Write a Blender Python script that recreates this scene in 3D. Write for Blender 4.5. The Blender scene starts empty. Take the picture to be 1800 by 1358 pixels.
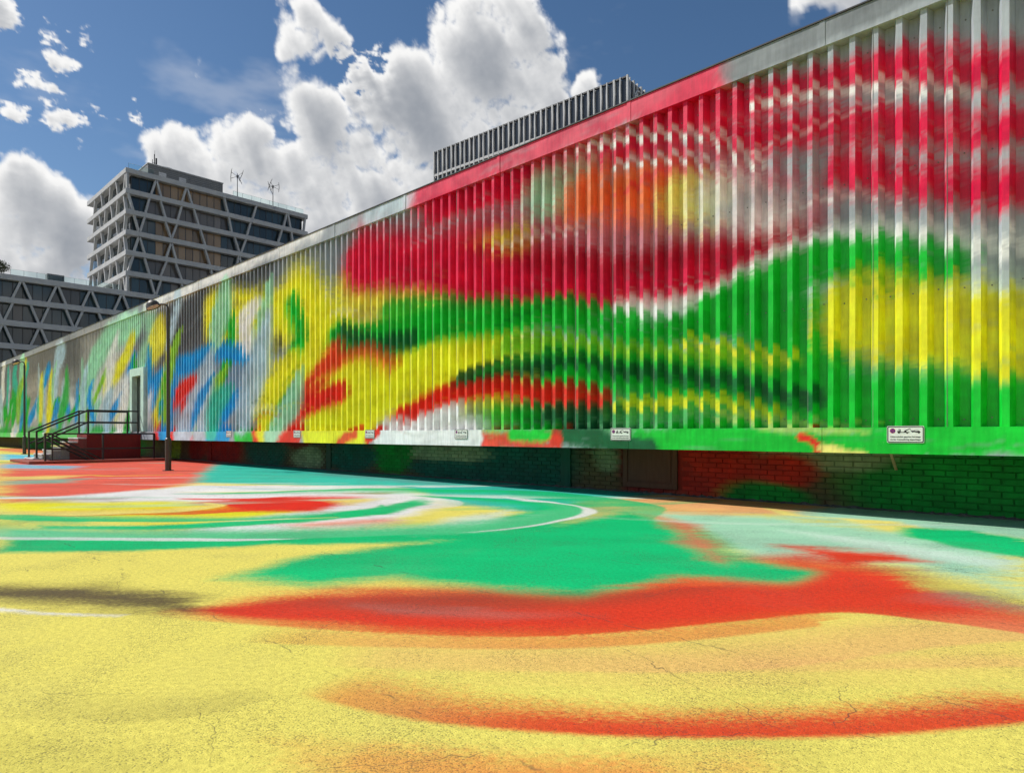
import bpy, bmesh, math, random
import numpy as np
from mathutils import Vector, Matrix

# ------------------------------------------------------------------ camera, sky, sun, exposure
R = math.radians
scene = bpy.context.scene
EYE = 1.08
cam_data = bpy.data.cameras.new('camera')
cam = bpy.data.objects.new('camera', cam_data)
scene.collection.objects.link(cam)
cam.location = (0, 0, EYE)
cam.rotation_euler = (R(90), 0, R(43.8))
cam_data.sensor_width = 36
cam_data.lens = 23.0
cam_data.shift_y = 0.0461
cam_data.clip_start = 0.05
cam_data.clip_end = 6000
scene.camera = cam

SUN_FROM = Vector((-0.80, -0.50, 1.0)).normalized()      # towards the sun
sun_data = bpy.data.lights.new('sun', 'SUN')
sun_data.energy = 4.6
sun_data.angle = R(0.53)
sun_data.color = (1.0, 0.955, 0.89)
sun = bpy.data.objects.new('sun', sun_data)
scene.collection.objects.link(sun)
sun.rotation_euler = (-SUN_FROM).to_track_quat('-Z', 'Y').to_euler()
sun.location = SUN_FROM * 60

world = bpy.data.worlds.new('World')
scene.world = world
world.use_nodes = True
wt = world.node_tree
wt.nodes.clear()


class NT:
    """small helper to wire shader nodes"""
    def __init__(self, tree):
        self.t = tree

    def node(self, kind, inputs=None, **props):
        n = self.t.nodes.new(kind)
        for k, v in props.items():
            setattr(n, k, v)
        for k, v in (inputs or {}).items():
            self.put(n.inputs[k], v)
        return n

    def put(self, sock, v):
        if isinstance(v, bpy.types.NodeSocket):
            self.t.links.new(v, sock)
        else:
            sock.default_value = v

    def math(self, op, a, b=0.0, c=None, clamp=False):
        n = self.t.nodes.new('ShaderNodeMath')
        n.operation = op
        n.use_clamp = clamp
        self.put(n.inputs[0], a)
        self.put(n.inputs[1], b)
        if c is not None:
            self.put(n.inputs[2], c)
        return n.outputs[0]

    def vmath(self, op, a, b=(0, 0, 0), scale=None):
        n = self.t.nodes.new('ShaderNodeVectorMath')
        n.operation = op
        self.put(n.inputs[0], a)
        self.put(n.inputs[1], b)
        if scale is not None:
            self.put(n.inputs['Scale'], scale)
        return n.outputs['Value'] if op in ('DOT_PRODUCT', 'LENGTH', 'DISTANCE') else n.outputs['Vector']

    def step(self, v, a, b, lo=0.0, hi=1.0):
        n = self.t.nodes.new('ShaderNodeMapRange')
        n.interpolation_type = 'SMOOTHSTEP'
        self.put(n.inputs['Value'], v)
        n.inputs['From Min'].default_value = a
        n.inputs['From Max'].default_value = b
        n.inputs['To Min'].default_value = lo
        n.inputs['To Max'].default_value = hi
        return n.outputs['Result']

    def mix(self, fac, a, b, blend='MIX'):
        n = self.t.nodes.new('ShaderNodeMix')
        n.data_type = 'RGBA'
        n.blend_type = blend
        self.put(n.inputs['Factor'], fac)
        self.put(n.inputs['A'], a)
        self.put(n.inputs['B'], b)
        return n.outputs['Result']

    def noise(self, vec, scale, detail=4.0, rough=0.5, dist=0.0):
        n = self.t.nodes.new('ShaderNodeTexNoise')
        n.inputs['Scale'].default_value = scale
        n.inputs['Detail'].default_value = detail
        n.inputs['Roughness'].default_value = rough
        n.inputs['Distortion'].default_value = dist
        self.put(n.inputs['Vector'], vec)
        return n.outputs['Fac']


W = NT(wt)
sky = W.node('ShaderNodeTexSky', sky_type='NISHITA', sun_disc=False)
sky.sun_elevation = math.asin(SUN_FROM.z)
sky.sun_rotation = math.atan2(SUN_FROM.x, SUN_FROM.y)
sky.altitude = 50
sky.air_density = 1.0
sky.dust_density = 0.3
sky.ozone_density = 1.5
clear = W.node('ShaderNodeHueSaturation', {'Color': sky.outputs['Color'], 'Saturation': 1.18, 'Value': 1.0})
bg = W.node('ShaderNodeBackground', {'Color': clear.outputs[0], 'Strength': 0.09})
wo = W.node('ShaderNodeOutputWorld', {'Surface': bg.outputs[0]})

world.cycles.sampling_method = 'NONE'      # an even sky: plain path sampling is enough
scene.view_settings.view_transform = 'Standard'
scene.view_settings.look = 'None'
scene.view_settings.gamma = 1.0
scene.view_settings.exposure = 0.0
scene.view_settings.use_curve_mapping = False
try:
    scene.cycles.use_denoising = True
    scene.cycles.max_bounces = 4
    scene.cycles.transparent_max_bounces = 6
    scene.cycles.adaptive_threshold = 0.03
    scene.cycles.sample_clamp_indirect = 8
except Exception:
    pass

rng = random.Random(7)


# ------------------------------------------------------------------ numpy noise and paint
def hash2(ix, iy, seed):
    h = (ix.astype(np.int64) * 374761393 + iy.astype(np.int64) * 668265263 + seed * 1442695041) & 0xffffffff
    h = ((h ^ (h >> 13)) * 1274126177) & 0xffffffff
    h = (h ^ (h >> 16)) & 0xffffff
    return h.astype(np.float64) / 0xffffff


def vnoise(x, y, seed=0):
    ix = np.floor(x); iy = np.floor(y)
    fx = x - ix; fy = y - iy
    fx = fx * fx * (3 - 2 * fx); fy = fy * fy * (3 - 2 * fy)
    a = hash2(ix, iy, seed); b = hash2(ix + 1, iy, seed)
    c = hash2(ix, iy + 1, seed); d = hash2(ix + 1, iy + 1, seed)
    return (a + (b - a) * fx) * (1 - fy) + (c + (d - c) * fx) * fy


def fbm(x, y, seed=0, octv=4, rough=0.5):
    t = 0.0; amp = 1.0; tot = 0.0
    for k in range(octv):
        t = t + amp * vnoise(x * 2 ** k + 17.3 * k, y * 2 ** k - 9.1 * k, seed + k)
        tot += amp; amp *= rough
    return t / tot - 0.5


def lin(r, g, b):
    def f(c):
        c /= 255.0
        return c / 12.92 if c <= 0.04045 else ((c + 0.055) / 1.055) ** 2.4
    return np.array([f(r), f(g), f(b)])


PAINT = {
    'yellow': lin(240, 234, 40), 'paleyellow': lin(245, 230, 125), 'lime': lin(150, 205, 45),
    'magenta': lin(222, 18, 70), 'crimson': lin(180, 10, 40), 'red': lin(236, 48, 30), 'redorange': lin(232, 66, 42),
    'orangered': lin(238, 86, 38), 'orange': lin(244, 120, 66), 'coral': lin(240, 104, 84), 'peach': lin(246, 176, 120),
    'green': lin(0, 192, 52), 'green2': lin(0, 200, 122), 'darkgreen': lin(0, 92, 52), 'mint': lin(170, 222, 190),
    'whitegreen': lin(215, 236, 222), 'teal': lin(60, 200, 178), 'greyteal': lin(110, 160, 155),
    'blue': lin(0, 165, 228), 'paleblue': lin(190, 212, 224), 'sky': lin(100, 205, 230),
    'white': lin(240, 240, 238), 'dark': lin(62, 62, 62), 'umber': lin(96, 82, 60), 'warmgrey': lin(150, 140, 128),
    'steel': lin(112, 118, 122), 'silver': lin(172, 180, 188),
}


def smooth(a, b, x):
    t = np.clip((x - a) / (b - a), 0, 1)
    return t * t * (3 - 2 * t)


def resample(P, V, k=7):
    P = np.array(P, float); V = np.array(V, float)
    n = len(P)
    if n < 3:
        t = np.linspace(0, 1, k)
        return P[0] + np.outer(t, P[1] - P[0]), V[0] + t * (V[1] - V[0])
    out = []; vv = []
    for i in range(n - 1):
        p0 = P[max(i - 1, 0)]; p1 = P[i]; p2 = P[i + 1]; p3 = P[min(i + 2, n - 1)]
        for j in range(k):
            t = j / k
            out.append(0.5 * (2 * p1 + (p2 - p0) * t + (2 * p0 - 5 * p1 + 4 * p2 - p3) * t * t + (3 * p1 - p0 - 3 * p2 + p3) * t ** 3))
            vv.append(V[i] + (V[i + 1] - V[i]) * t)
    out.append(P[-1]); vv.append(V[-1])
    return np.array(out), np.array(vv)


def stroke_distance(x, y, P, V):
    """signed distance to the rim of a tapering stroke, its side sign, and progress along it"""
    best = np.full(x.shape, 1e9); side = np.zeros_like(x); prog = np.zeros_like(x)
    m = len(P) - 1
    for i in range(m):
        ax, ay = P[i]; bx, by = P[i + 1]
        dx, dy = bx - ax, by - ay
        L = dx * dx + dy * dy + 1e-9
        t = np.clip(((x - ax) * dx + (y - ay) * dy) / L, 0, 1)
        ex = x - ax - t * dx; ey = y - ay - t * dy
        d = np.sqrt(ex * ex + ey * ey) - (V[i] + (V[i + 1] - V[i]) * t)
        near = d < best
        best = np.where(near, d, best)
        side = np.where(near, np.sign(dx * ey - dy * ex), side)
        prog = np.where(near, (i + t) / m, prog)
    return best, side, prog


def poly_distance(x, y, P):
    P = np.array(P, float); n = len(P)
    best = np.full(x.shape, 1e9); inside = np.zeros(x.shape, bool)
    for i in range(n):
        ax, ay = P[i]; bx, by = P[(i + 1) % n]
        dx, dy = bx - ax, by - ay
        t = np.clip(((x - ax) * dx + (y - ay) * dy) / (dx * dx + dy * dy + 1e-9), 0, 1)
        best = np.minimum(best, np.hypot(x - ax - t * dx, y - ay - t * dy))
        cross = ((ay > y) != (by > y)) & (x < (bx - ax) * (y - ay) / (by - ay + 1e-12) + ax)
        inside ^= cross
    return np.where(inside, -best, best)


WALL_STROKES = [
    ([(8.98,1.77),(6.08,1.75),(3.34,1.63),(0.67,1.46)],[0.78,0.65,0.54,0.43],'green',0.8,0.8),
    ([(5.05,2.84),(2.63,2.55),(0.67,2.31)],[0.52,0.44,0.36],'whitegreen',0.9,0.7),
    ([(15.83,2.93),(12.29,2.54),(9.29,2.45)],[1.37,1.18,1.01],'yellow',0.8,0.9),
    ([(13.68,5.0),(10.32,4.55),(7.94,4.03)],[0.97,0.83,0.73],'crimson',0.9,0.5),
    ([(8.98,4.87),(7.28,4.72),(5.05,4.23),(3.5,3.9)],[0.66,0.6,0.52,0.47],'magenta',0.9,0.55),
    ([(26.79,2.65),(21.61,2.42),(18.42,2.45)],[0.78,0.67,0.6],'blue',0.9,0.3),
    ([(54.55,2.7),(43.6,3.06),(34.04,2.96)],[1.54,1.28,1.05],'white',0.8,0.8),
    ([(38.88,4.63),(32.37,4.65)],[1.16,1.01],'white',0.9,0.6),
    ([(27.4,4.67),(24.26,5.18),(19.54,5.65)],[1.11,1.01,0.87],'dark',0.9,0.6),
    ([(58.56,3.62),(43.6,4.97),(34.93,5.41)],[2.05,1.6,1.33],'warmgrey',0.9,0.6),
    ([(39.98,4.11),(42.34,5.19)],[1.19,1.25],'dark',0.8,0.4),
    ([(22.76,4.99),(19.54,4.6),(16.74,4.26),(14.71,3.43)],[0.87,0.78,0.71,0.65],'yellow',0.5,1),
    ([(15.83,2.17),(13.68,2.22),(11.06,2.34),(9.29,2.45)],[0.91,0.83,0.74,0.68],'yellow',0.5,1),
    ([(17.06,4.62),(15.83,3.54),(15.83,2.02)],[1.12,1.06,1.06],'yellow',0.6,1),
    ([(14.71,4.6),(11.86,3.92),(9.96,4.49),(8.67,4.59)],[0.46,0.41,0.37,0.35],'yellow',0.9,0.75),
    ([(16.13,1.5),(13.68,1.46)],[0.54,0.49],'yellow',0.5,1),
    ([(13.93,5.18),(11.86,4.82),(10.32,4.43),(8.67,3.93),(7.15,3.69),(5.86,3.58),(4.76,3.49),(3.65,3.61)],[0.65,0.59,0.55,0.5,0.46,0.42,0.39,0.36],'magenta',0.5,1),
    ([(13.68,5.84),(11.86,5.21),(9.79,5.04)],[0.42,0.38,0.35],'magenta',0.9,0.7),
    ([(11.06,5.91),(9.29,5.78),(7.54,5.69),(6.19,5.75),(4.86,5.78)],[0.32,0.29,0.27,0.24,0.22],'magenta',0.5,1),
    ([(7.28,5.82),(5.97,5.64),(5.15,5.35)],[0.16,0.15,0.14],'magenta',0.6,0.9),
    ([(4.76,5.97),(3.34,5.71),(2.25,5.52),(0.91,5.11)],[0.26,0.23,0.21,0.19],'magenta',0.8,1),
    ([(4.58,5.44),(3.2,5.08),(2.0,4.77),(0.91,4.48)],[0.25,0.23,0.21,0.19],'magenta',0.8,1),
    ([(5.24,5.16),(4.14,4.85),(3.57,4.46)],[0.22,0.2,0.2],'magenta',0.9,0.6),
    ([(2.77,4.4),(1.76,4.06),(0.91,3.77)],[0.25,0.23,0.21],'magenta',0.9,1),
    ([(4.76,6.14),(5.65,5.91)],[0.22,0.24],'magenta',0.6,1),
    ([(8.67,4.59),(7.28,4.02),(3.34,3.71)],[0.24,0.22,0.17],'crimson',0.9,0.6),
    ([(7.94,5.44),(7.15,5.39)],[0.4,0.38],'mint',0.8,0.8),
    ([(7.02,5.16),(6.19,5.0),(5.44,4.81)],[0.42,0.39,0.38],'orange',0.8,1),
    ([(5.15,4.65),(4.67,4.49)],[0.32,0.31],'paleyellow',0.9,0.9),
    ([(4.49,4.53),(3.65,4.09)],[0.34,0.31],'white',0.9,0.7),
    ([(6.31,3.13),(4.76,3.06),(3.5,3.51),(2.44,3.56),(0.91,3.08)],[0.19,0.17,0.16,0.14,0.12],'white',0.9,0.9),
    ([(7.28,6.01),(5.97,5.78),(4.67,5.44),(3.89,4.86)],[0.07,0.06,0.06,0.06],'white',0.8,0.9),
    ([(6.54,5.5),(5.24,5.23),(4.67,4.92)],[0.05,0.04,0.04],'white',0.8,0.8),
    ([(3.98,5.77),(2.63,5.41),(1.43,4.98)],[0.06,0.06,0.05],'white',0.8,0.9),
    ([(14.98,3.46),(12.73,3.24),(10.5,3.38),(8.67,3.28),(7.02,3.03),(5.44,2.62),(4.4,2.59)],[0.38,0.35,0.31,0.28,0.26,0.23,0.22],'green',0.5,1),
    ([(12.73,3.77),(10.32,3.66),(8.98,3.48)],[0.27,0.24,0.22],'green',0.8,0.9),
    ([(4.67,2.79),(3.89,3.02),(3.12,3.29),(2.25,3.13),(1.65,2.96)],[0.32,0.3,0.29,0.27,0.25],'green',0.5,1),
    ([(3.89,2.7),(3.5,2.34),(3.2,2.01)],[0.56,0.54,0.53],'green',0.6,1),
    ([(8.98,2.71),(7.28,2.59),(5.24,2.2),(3.5,1.95)],[0.18,0.16,0.14,0.12],'lime',0.6,1),
    ([(2.63,2.55),(1.71,2.27),(0.67,1.97)],[0.51,0.47,0.43],'yellow',0.4,1),
    ([(7.81,2.24),(6.08,2.03),(4.14,1.67),(2.98,1.62),(0.91,1.28)],[0.31,0.28,0.25,0.22,0.19],'green',0.5,1),
    ([(3.34,1.63),(2.0,1.4),(0.67,1.24)],[0.35,0.31,0.27],'green',0.4,1),
    ([(7.94,2.36),(6.54,2.16),(4.58,1.77),(3.2,1.55)],[0.14,0.12,0.11,0.1],'darkgreen',0.7,0.9),
    ([(6.31,1.53),(5.05,1.52),(3.81,1.37)],[0.09,0.09,0.08],'yellow',0.6,0.9),
    ([(5.05,2.39),(3.5,2.03)],[0.07,0.06],'yellow',0.6,0.9),
    ([(14.71,3.58),(13.44,3.17),(11.86,3.09)],[0.2,0.19,0.18],'darkgreen',0.8,0.9),
    ([(12.29,1.3),(10.68,1.83),(9.13,2.0),(7.81,1.72),(6.66,1.58)],[0.26,0.24,0.22,0.21,0.19],'red',0.5,1),
    ([(10.32,2.17),(8.98,2.32),(7.81,2.24)],[0.15,0.14,0.13],'darkgreen',0.6,0.95),
    ([(8.67,1.37),(7.28,1.3),(6.54,1.34)],[0.17,0.16,0.15],'darkgreen',0.8,0.9),
    ([(9.37,1.39),(8.23,1.37)],[0.14,0.13],'green',0.8,0.8),
    ([(11.56,1.36),(10.32,1.48)],[0.18,0.17],'white',0.5,1),
    ([(14.98,3.09),(15.83,2.63),(17.06,1.75)],[0.32,0.33,0.35],'orangered',0.5,1),
    ([(18.42,1.36),(16.74,1.74),(14.71,2.13)],[0.3,0.28,0.26],'red',0.6,1),
    ([(12.51,2.69),(13.93,3.01),(15.26,2.89)],[0.17,0.18,0.19],'orangered',0.9,0.8),
    ([(17.39,4.66),(16.9,3.65),(17.73,2.75),(18.78,1.54)],[0.32,0.32,0.33,0.34],'green',0.5,1),
    ([(21.83,5.07),(21.39,4.08),(22.29,2.65),(23.24,1.41)],[0.32,0.32,0.32,0.33],'green',0.5,1),
    ([(19.93,2.35),(20.75,1.39)],[0.39,0.4],'darkgreen',0.6,1),
    ([(19.93,3.59),(18.42,3.63)],[0.28,0.27],'dark',0.8,0.8),
    ([(29.73,2.78),(26.79,3.41),(23.0,3.75),(19.54,3.47)],[0.4,0.37,0.33,0.3],'blue',0.4,1),
    ([(30.09,2.08),(28.04,2.7)],[0.48,0.45],'blue',0.4,1),
    ([(22.06,1.59),(21.17,2.04),(19.93,2.09)],[0.3,0.29,0.28],'blue',0.4,1),
    ([(28.37,1.47),(26.19,2.41),(24.52,2.76),(24.0,1.92)],[0.36,0.34,0.33,0.32],'red',0.5,1),
    ([(25.06,1.43),(25.62,1.97)],[0.29,0.3],'red',0.5,1),
    ([(19.54,1.38),(18.78,2.13)],[0.17,0.17],'dark',0.6,0.7),
    ([(39.98,2.33),(37.32,4.51),(34.04,5.58),(30.82,5.73)],[0.77,0.73,0.68,0.63],'mint',0.6,1),
    ([(29.38,5.8),(28.7,4.8),(30.09,3.98)],[0.61,0.6,0.62],'mint',0.8,0.9),
    ([(45.62,3.47),(44.93,5.07),(43.86,5.63)],[0.73,0.72,0.71],'paleblue',0.6,1),
    ([(35.39,3.29),(32.78,4.18),(31.58,5.08)],[0.43,0.41,0.39],'yellow',0.5,1),
    ([(34.93,1.67),(32.78,2.91),(31.2,4.31)],[0.27,0.25,0.24],'blue',0.4,1),
    ([(52.72,1.9),(49.35,3.27),(47.05,4.89)],[0.41,0.39,0.37],'blue',0.5,1),
    ([(47.05,1.83),(44.26,2.6),(42.34,2.23)],[0.41,0.39,0.37],'blue',0.5,1),
    ([(63.1,2.04),(58.56,3.0),(54.93,3.87)],[0.61,0.57,0.54],'green',0.5,1),
    ([(47.05,2.0),(44.93,2.94),(42.96,2.4)],[0.17,0.16,0.16],'green',0.5,1),
    ([(42.34,1.77),(39.98,2.92),(38.88,3.46)],[0.22,0.21,0.2],'green',0.5,1),
    ([(38.88,1.87),(36.82,3.08),(35.39,3.97)],[0.2,0.19,0.19],'lime',0.6,1),
    ([(33.61,1.65),(32.37,2.14)],[0.31,0.3],'yellow',0.5,1),
    ([(60.75,1.8),(56.49,2.94)],[0.25,0.24],'lime',0.5,1),
    ([(0.67,0.98),(2.0,0.98),(3.73,0.97),(5.86,0.93)],[0.16,0.18,0.21,0.24],'green',0.4,1),
    ([(5.65,0.87),(6.54,0.96),(7.54,1.0)],[0.16,0.17,0.18],'darkgreen',0.6,1),
    ([(3.34,1.12),(3.05,0.98),(3.12,0.87)],[0.05,0.05,0.05],'red',0.5,1),
    ([(3.01,0.95),(2.5,0.86)],[0.07,0.06],'paleyellow',0.6,1),
    ([(7.54,0.9),(8.67,0.97),(9.46,0.93)],[0.13,0.14,0.15],'red',0.7,0.9),
    ([(7.81,1.05),(8.67,1.08)],[0.1,0.11],'green',0.7,1),
    ([(12.96,1.0),(11.06,0.98),(9.79,0.99)],[0.3,0.27,0.25],'white',0.3,1),
    ([(16.28,0.99),(14.71,0.99),(13.68,1.04)],[0.31,0.29,0.28],'yellow',0.4,1),
    ([(14.71,0.85),(14.05,1.04)],[0.13,0.13],'orangered',0.4,1),
    ([(13.56,0.9),(13.08,1.08)],[0.11,0.11],'red',0.4,1),
    ([(19.54,0.98),(18.07,0.98),(17.0,0.98)],[0.31,0.3,0.29],'red',0.4,1),
    ([(20.75,0.97),(19.93,0.97)],[0.25,0.25],'green',0.5,1),
    ([(23.24,0.96),(21.61,0.97)],[0.28,0.26],'blue',0.5,1),
    ([(28.04,0.94),(25.62,0.95),(24.52,0.96)],[0.32,0.3,0.29],'red',0.5,1),
    ([(63.1,1.08),(44.93,1.01),(34.04,1.03)],[0.44,0.33,0.26],'green',0.7,0.8),
    ([(11.46,6.32),(8.67,6.33),(6.66,6.35),(4.58,6.41)],[0.43,0.37,0.33,0.29],'magenta',0.7,0.9),
    ([(4.23,6.36),(2.63,6.39),(0.67,6.41)],[0.2,0.17,0.15],'steel',0.6,0.8),
    ([(11.86,6.36),(13.44,6.34)],[0.21,0.22],'paleblue',0.8,0.6),
    ([(15.83,6.58),(21.61,6.53),(29.38,6.5)],[0.27,0.34,0.42],'white',0.8,0.8),
]
GROUND_PATCHES = [
    ([(-31.22,4.47),(-29.81,10.52),(-23.88,10.2),(-15.62,6.53),(-13.01,3.46),(-12.69,1.82)],'coral',0.5,1),
    ([(-43.37,6.21),(-36.83,8.8),(-32.61,6.96),(-33.94,4.86)],'sky',0.5,1),
    ([(-29.46,4.22),(-25.34,5.89),(-23.67,5.05),(-25.59,3.67)],'sky',0.3,0.8),
    ([(-20.54,2.94),(-19.78,4.6),(-18.54,3.73),(-19.27,2.76)],'paleyellow',0.3,0.8),
    ([(-18.81,2.69),(-18.42,4.4),(-16.98,3.73),(-17.35,2.49)],'teal',0.4,0.7),
    ([(-25.3,10.15),(-19.93,10.56),(-11.3,9.9),(-7.37,9.16),(-5.86,8.03),(-5.68,6.58),(-7.69,6.62),(-10.58,7.78),(-15.16,5.47)],'teal',0.35,1),
    ([(-18.74,10.7),(-10.9,9.55),(-10.76,8.8),(-15.41,8.8)],'greyteal',0.5,0.6),
    ([(-13.28,2.36),(-14.32,5.39),(-11.25,8.13),(-8.36,6.95),(-7.42,6.12),(-6.56,4.74),(-6.57,3.48),(-7.16,2.58),(-9.62,3.25)],'white',0.3,1),
    ([(-12.8,1.83),(-11.25,3.8),(-8.59,4.9),(-7.86,2.83),(-11.31,1.62)],'yellow',0.3,1),
    ([(-13.77,2.44),(-12.65,3.8),(-11.91,3.16),(-12.62,2.24)],'warmgrey',0.4,0.7),
    ([(-10.69,3.86),(-10.76,5.92),(-10.03,7.25),(-8.33,4.76),(-9.21,4.01)],'red',0.25,1),
    ([(-9.7,5.54),(-9.21,6.54),(-8.76,5.48)],'paleyellow',0.25,0.9),
    ([(-11.31,1.62),(-10.26,2.45),(-9.34,2.51),(-9.12,2.01),(-10.01,1.43)],'green2',0.3,0.8),
    ([(-8.87,7.0),(-8.12,5.66),(-7.86,4.17),(-8.54,2.57),(-9.35,1.66),(-8.96,1.59),(-8.08,2.43),(-7.32,3.88),(-7.31,5.19),(-8.18,6.74)],'green2',0.12,1),
    ([(-7.47,3.66),(-6.96,5.03),(-6.51,4.79),(-6.8,3.6)],'orange',0.3,0.7),
    ([(-9.29,1.33),(-7.81,2.29),(-5.84,4.29),(-5.94,5.78),(-6.36,7.9),(-6.29,8.55),(-5.47,7.7),(-4.57,5.02),(-5.26,3.87),(-6.51,2.2),(-7.58,1.09)],'green2',0.15,1),
    ([(-6.42,5.63),(-6.46,6.74),(-5.21,5.25),(-5.59,4.41)],'whitegreen',0.25,0.8),
    ([(-6.36,8.48),(-5.09,9.11),(-3.8,9.01),(-3.36,7.33),(-4.1,6.31),(-5.11,6.35)],'peach',0.5,0.8),
    ([(-4.93,7.74),(-3.61,8.57),(-0.76,7.96),(-0.47,5.53),(-1.32,5.97),(-2.46,5.36)],'mint',0.4,1),
    ([(-2.89,7.47),(-1.84,7.39),(-0.71,7.04),(-0.65,6.46),(-1.66,6.68)],'whitegreen',0.25,0.8),
    ([(-4.07,9.65),(-3.15,8.92),(-2.15,9.18),(-1.8,8.64),(-2.03,8.18),(-2.72,8.87),(-3.39,8.78)],'paleyellow',0.12,1),
    ([(-2.02,8.62),(-1.41,8.9),(-0.62,8.32),(-0.53,7.2),(-1.27,7.47),(-1.79,7.85)],'green2',0.12,1),
    ([(-4.14,1.8),(-4.01,2.46),(-3.45,3.36),(-2.96,4.39),(-2.21,5.96),(-1.25,6.03),(-0.87,5.14),(-1.29,4.44),(-1.82,3.59),(-2.31,2.87),(-3.05,2.24)],'redorange',0.32,0.9),
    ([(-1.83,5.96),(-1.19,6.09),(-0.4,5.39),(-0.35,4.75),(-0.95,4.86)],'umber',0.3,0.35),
    ([(-4.94,1.98),(-5.28,3.02),(-5.15,4.21),(-4.99,5.77),(-5.1,7.58),(-3.39,6.69),(-2.39,5.43),(-1.58,5.42),(-1.75,4.74),(-2.47,4.43),(-2.56,3.48),(-3.26,3.17),(-4.01,2.95),(-4.25,2.34)],'green2',0.2,1),
    ([(-4.7,7.52),(-3.91,7.14),(-2.81,5.78),(-2.42,5.07),(-3.01,5.59),(-3.82,6.58)],'coral',0.25,0.8),
    ([(-2.45,6.34),(-1.68,6.75),(-1.27,6.5),(-1.65,5.65)],'redorange',0.25,1),
    ([(-4.24,1.43),(-3.91,2.23),(-3.15,3.06),(-2.53,3.31),(-2.35,4.21),(-1.78,4.61),(-1.78,5.53),(-1.27,5.72),(-0.94,5.18),(-0.38,4.55),(-0.88,4.53),(-1.39,4.33),(-1.8,3.55),(-2.25,2.8),(-2.69,2.36),(-3.53,1.8)],'redorange',0.14,1),
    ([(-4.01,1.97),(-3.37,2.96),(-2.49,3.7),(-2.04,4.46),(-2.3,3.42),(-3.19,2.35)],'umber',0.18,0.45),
    ([(-3.54,2.34),(-2.79,2.91),(-2.26,3.24),(-2.64,2.75),(-3.23,2.38)],'warmgrey',0.12,0.7),
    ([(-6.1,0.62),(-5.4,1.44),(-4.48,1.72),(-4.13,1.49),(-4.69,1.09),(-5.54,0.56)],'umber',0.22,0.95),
    ([(-1.05,4.76),(-0.36,4.9),(-0.39,5.22),(-0.85,5.38)],'warmgrey',0.15,0.7),
    ([(-3.28,1.87),(-2.23,2.77),(-1.23,4.23),(-0.34,4.62),(-0.28,3.75),(-1.41,2.53),(-2.43,1.79)],'peach',0.25,0.22),
    ([(-2.21,1.08),(-1.71,1.5),(-0.96,2.1),(-0.6,2.04),(-1.8,0.89)],'orange',0.2,0.38),
    ([(-5.48,0.55),(-4.67,1.0),(-4.33,1.21),(-4.82,0.86),(-5.27,0.53)],'white',0.05,1),
]
GROUND_ARCS = [
    ([(-4.25,1.44),(-3.57,1.82),(-2.73,2.39),(-2.28,2.83),(-1.82,3.59),(-1.39,4.33),(-0.88,4.53),(-0.34,4.59)],[0.332,0.3,0.273,0.274,0.31,0.349,0.315,0.264],'redorange',0.95),
    ([(-3.43,1.49),(-2.76,2.03),(-2.11,2.62),(-1.66,3.28),(-1.36,3.86)],[0.134,0.128,0.127,0.14,0.157],'orangered',0.5),
    ([(-2.83,1.61),(-2.11,2.2),(-1.34,2.92),(-0.85,3.86),(-0.45,4.45)],[0.157,0.149,0.148,0.183,0.199],'peach',0.45),
    ([(-1.31,2.86),(-0.87,3.39),(-0.39,3.89)],[0.071,0.075,0.076],'peach',0.35),
    ([(-2.57,1.42),(-2.1,1.55),(-1.69,1.76),(-1.19,2.13),(-0.75,2.58),(-0.32,3.18)],[0.152,0.128,0.115,0.108,0.109,0.122],'redorange',0.95),
    ([(-1.91,1.17),(-1.49,1.42),(-1.15,1.71)],[0.098,0.089,0.087],'orange',0.5),
    ([(-3.2,0.46),(-2.75,0.83),(-2.61,1.09)],[0.104,0.101,0.109],'umber',0.2),
]
# loose swings of the lance, at random: a thicket of leaning strokes along the far half, thin accents over the near half
srng = random.Random(21)
for k in range(72):
    s_ = 18.5 + srng.random() * 8 if k % 5 == 0 else 27.0 + 40 * srng.random() ** 1.2
    L_ = srng.uniform(1.0, 3.4); lean = srng.uniform(-1.9, .2); w_ = srng.uniform(.25, .80)
    z_ = srng.uniform(.9, 2.2) if srng.random() < .75 else srng.uniform(2.5, 4.6)
    c_ = srng.choice(('mint', 'white', 'paleblue', 'blue', 'blue', 'green', 'green', 'lime', 'yellow', 'teal', 'white', 'paleblue'))
    if z_ + L_ > 4.6 and c_ in ('green', 'dark', 'blue'):
        c_ = 'mint'
    bend = srng.uniform(-.9, .9)
    WALL_STROKES.append(([(s_, z_), (s_ + lean * .4 + bend, z_ + L_ * .55), (s_ + lean, z_ + L_)], [w_ * .8, w_, w_ * .35], c_, srng.uniform(.25, .6), srng.uniform(.85, 1)))
for k in range(22):
    s_ = srng.uniform(1, 22); z_ = srng.uniform(1.2, 5.6); L_ = srng.uniform(.8, 2.6); w_ = srng.uniform(.03, .10)
    near_ = [(math.hypot(P[0][0] - s_, (P[0][1] - z_) * 1.5), c) for P, V, c, so, op in WALL_STROKES[:70]]
    c_ = srng.choice([c for d, c in sorted(near_)[:4]] + ['white', 'paleyellow' if z_ < 3.2 else 'white'])
    if z_ > 3.4:
        c_ = srng.choice(('white', 'magenta', 'silver'))
    WALL_STROKES.append(([(s_, z_), (s_ - L_ * .5, z_ + srng.uniform(-.1, .3)), (s_ - L_, z_ + srng.uniform(-.3, .2))], [w_ * .4, w_, w_ * .3], c_, 1.2, srng.uniform(.25, .55)))
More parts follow.
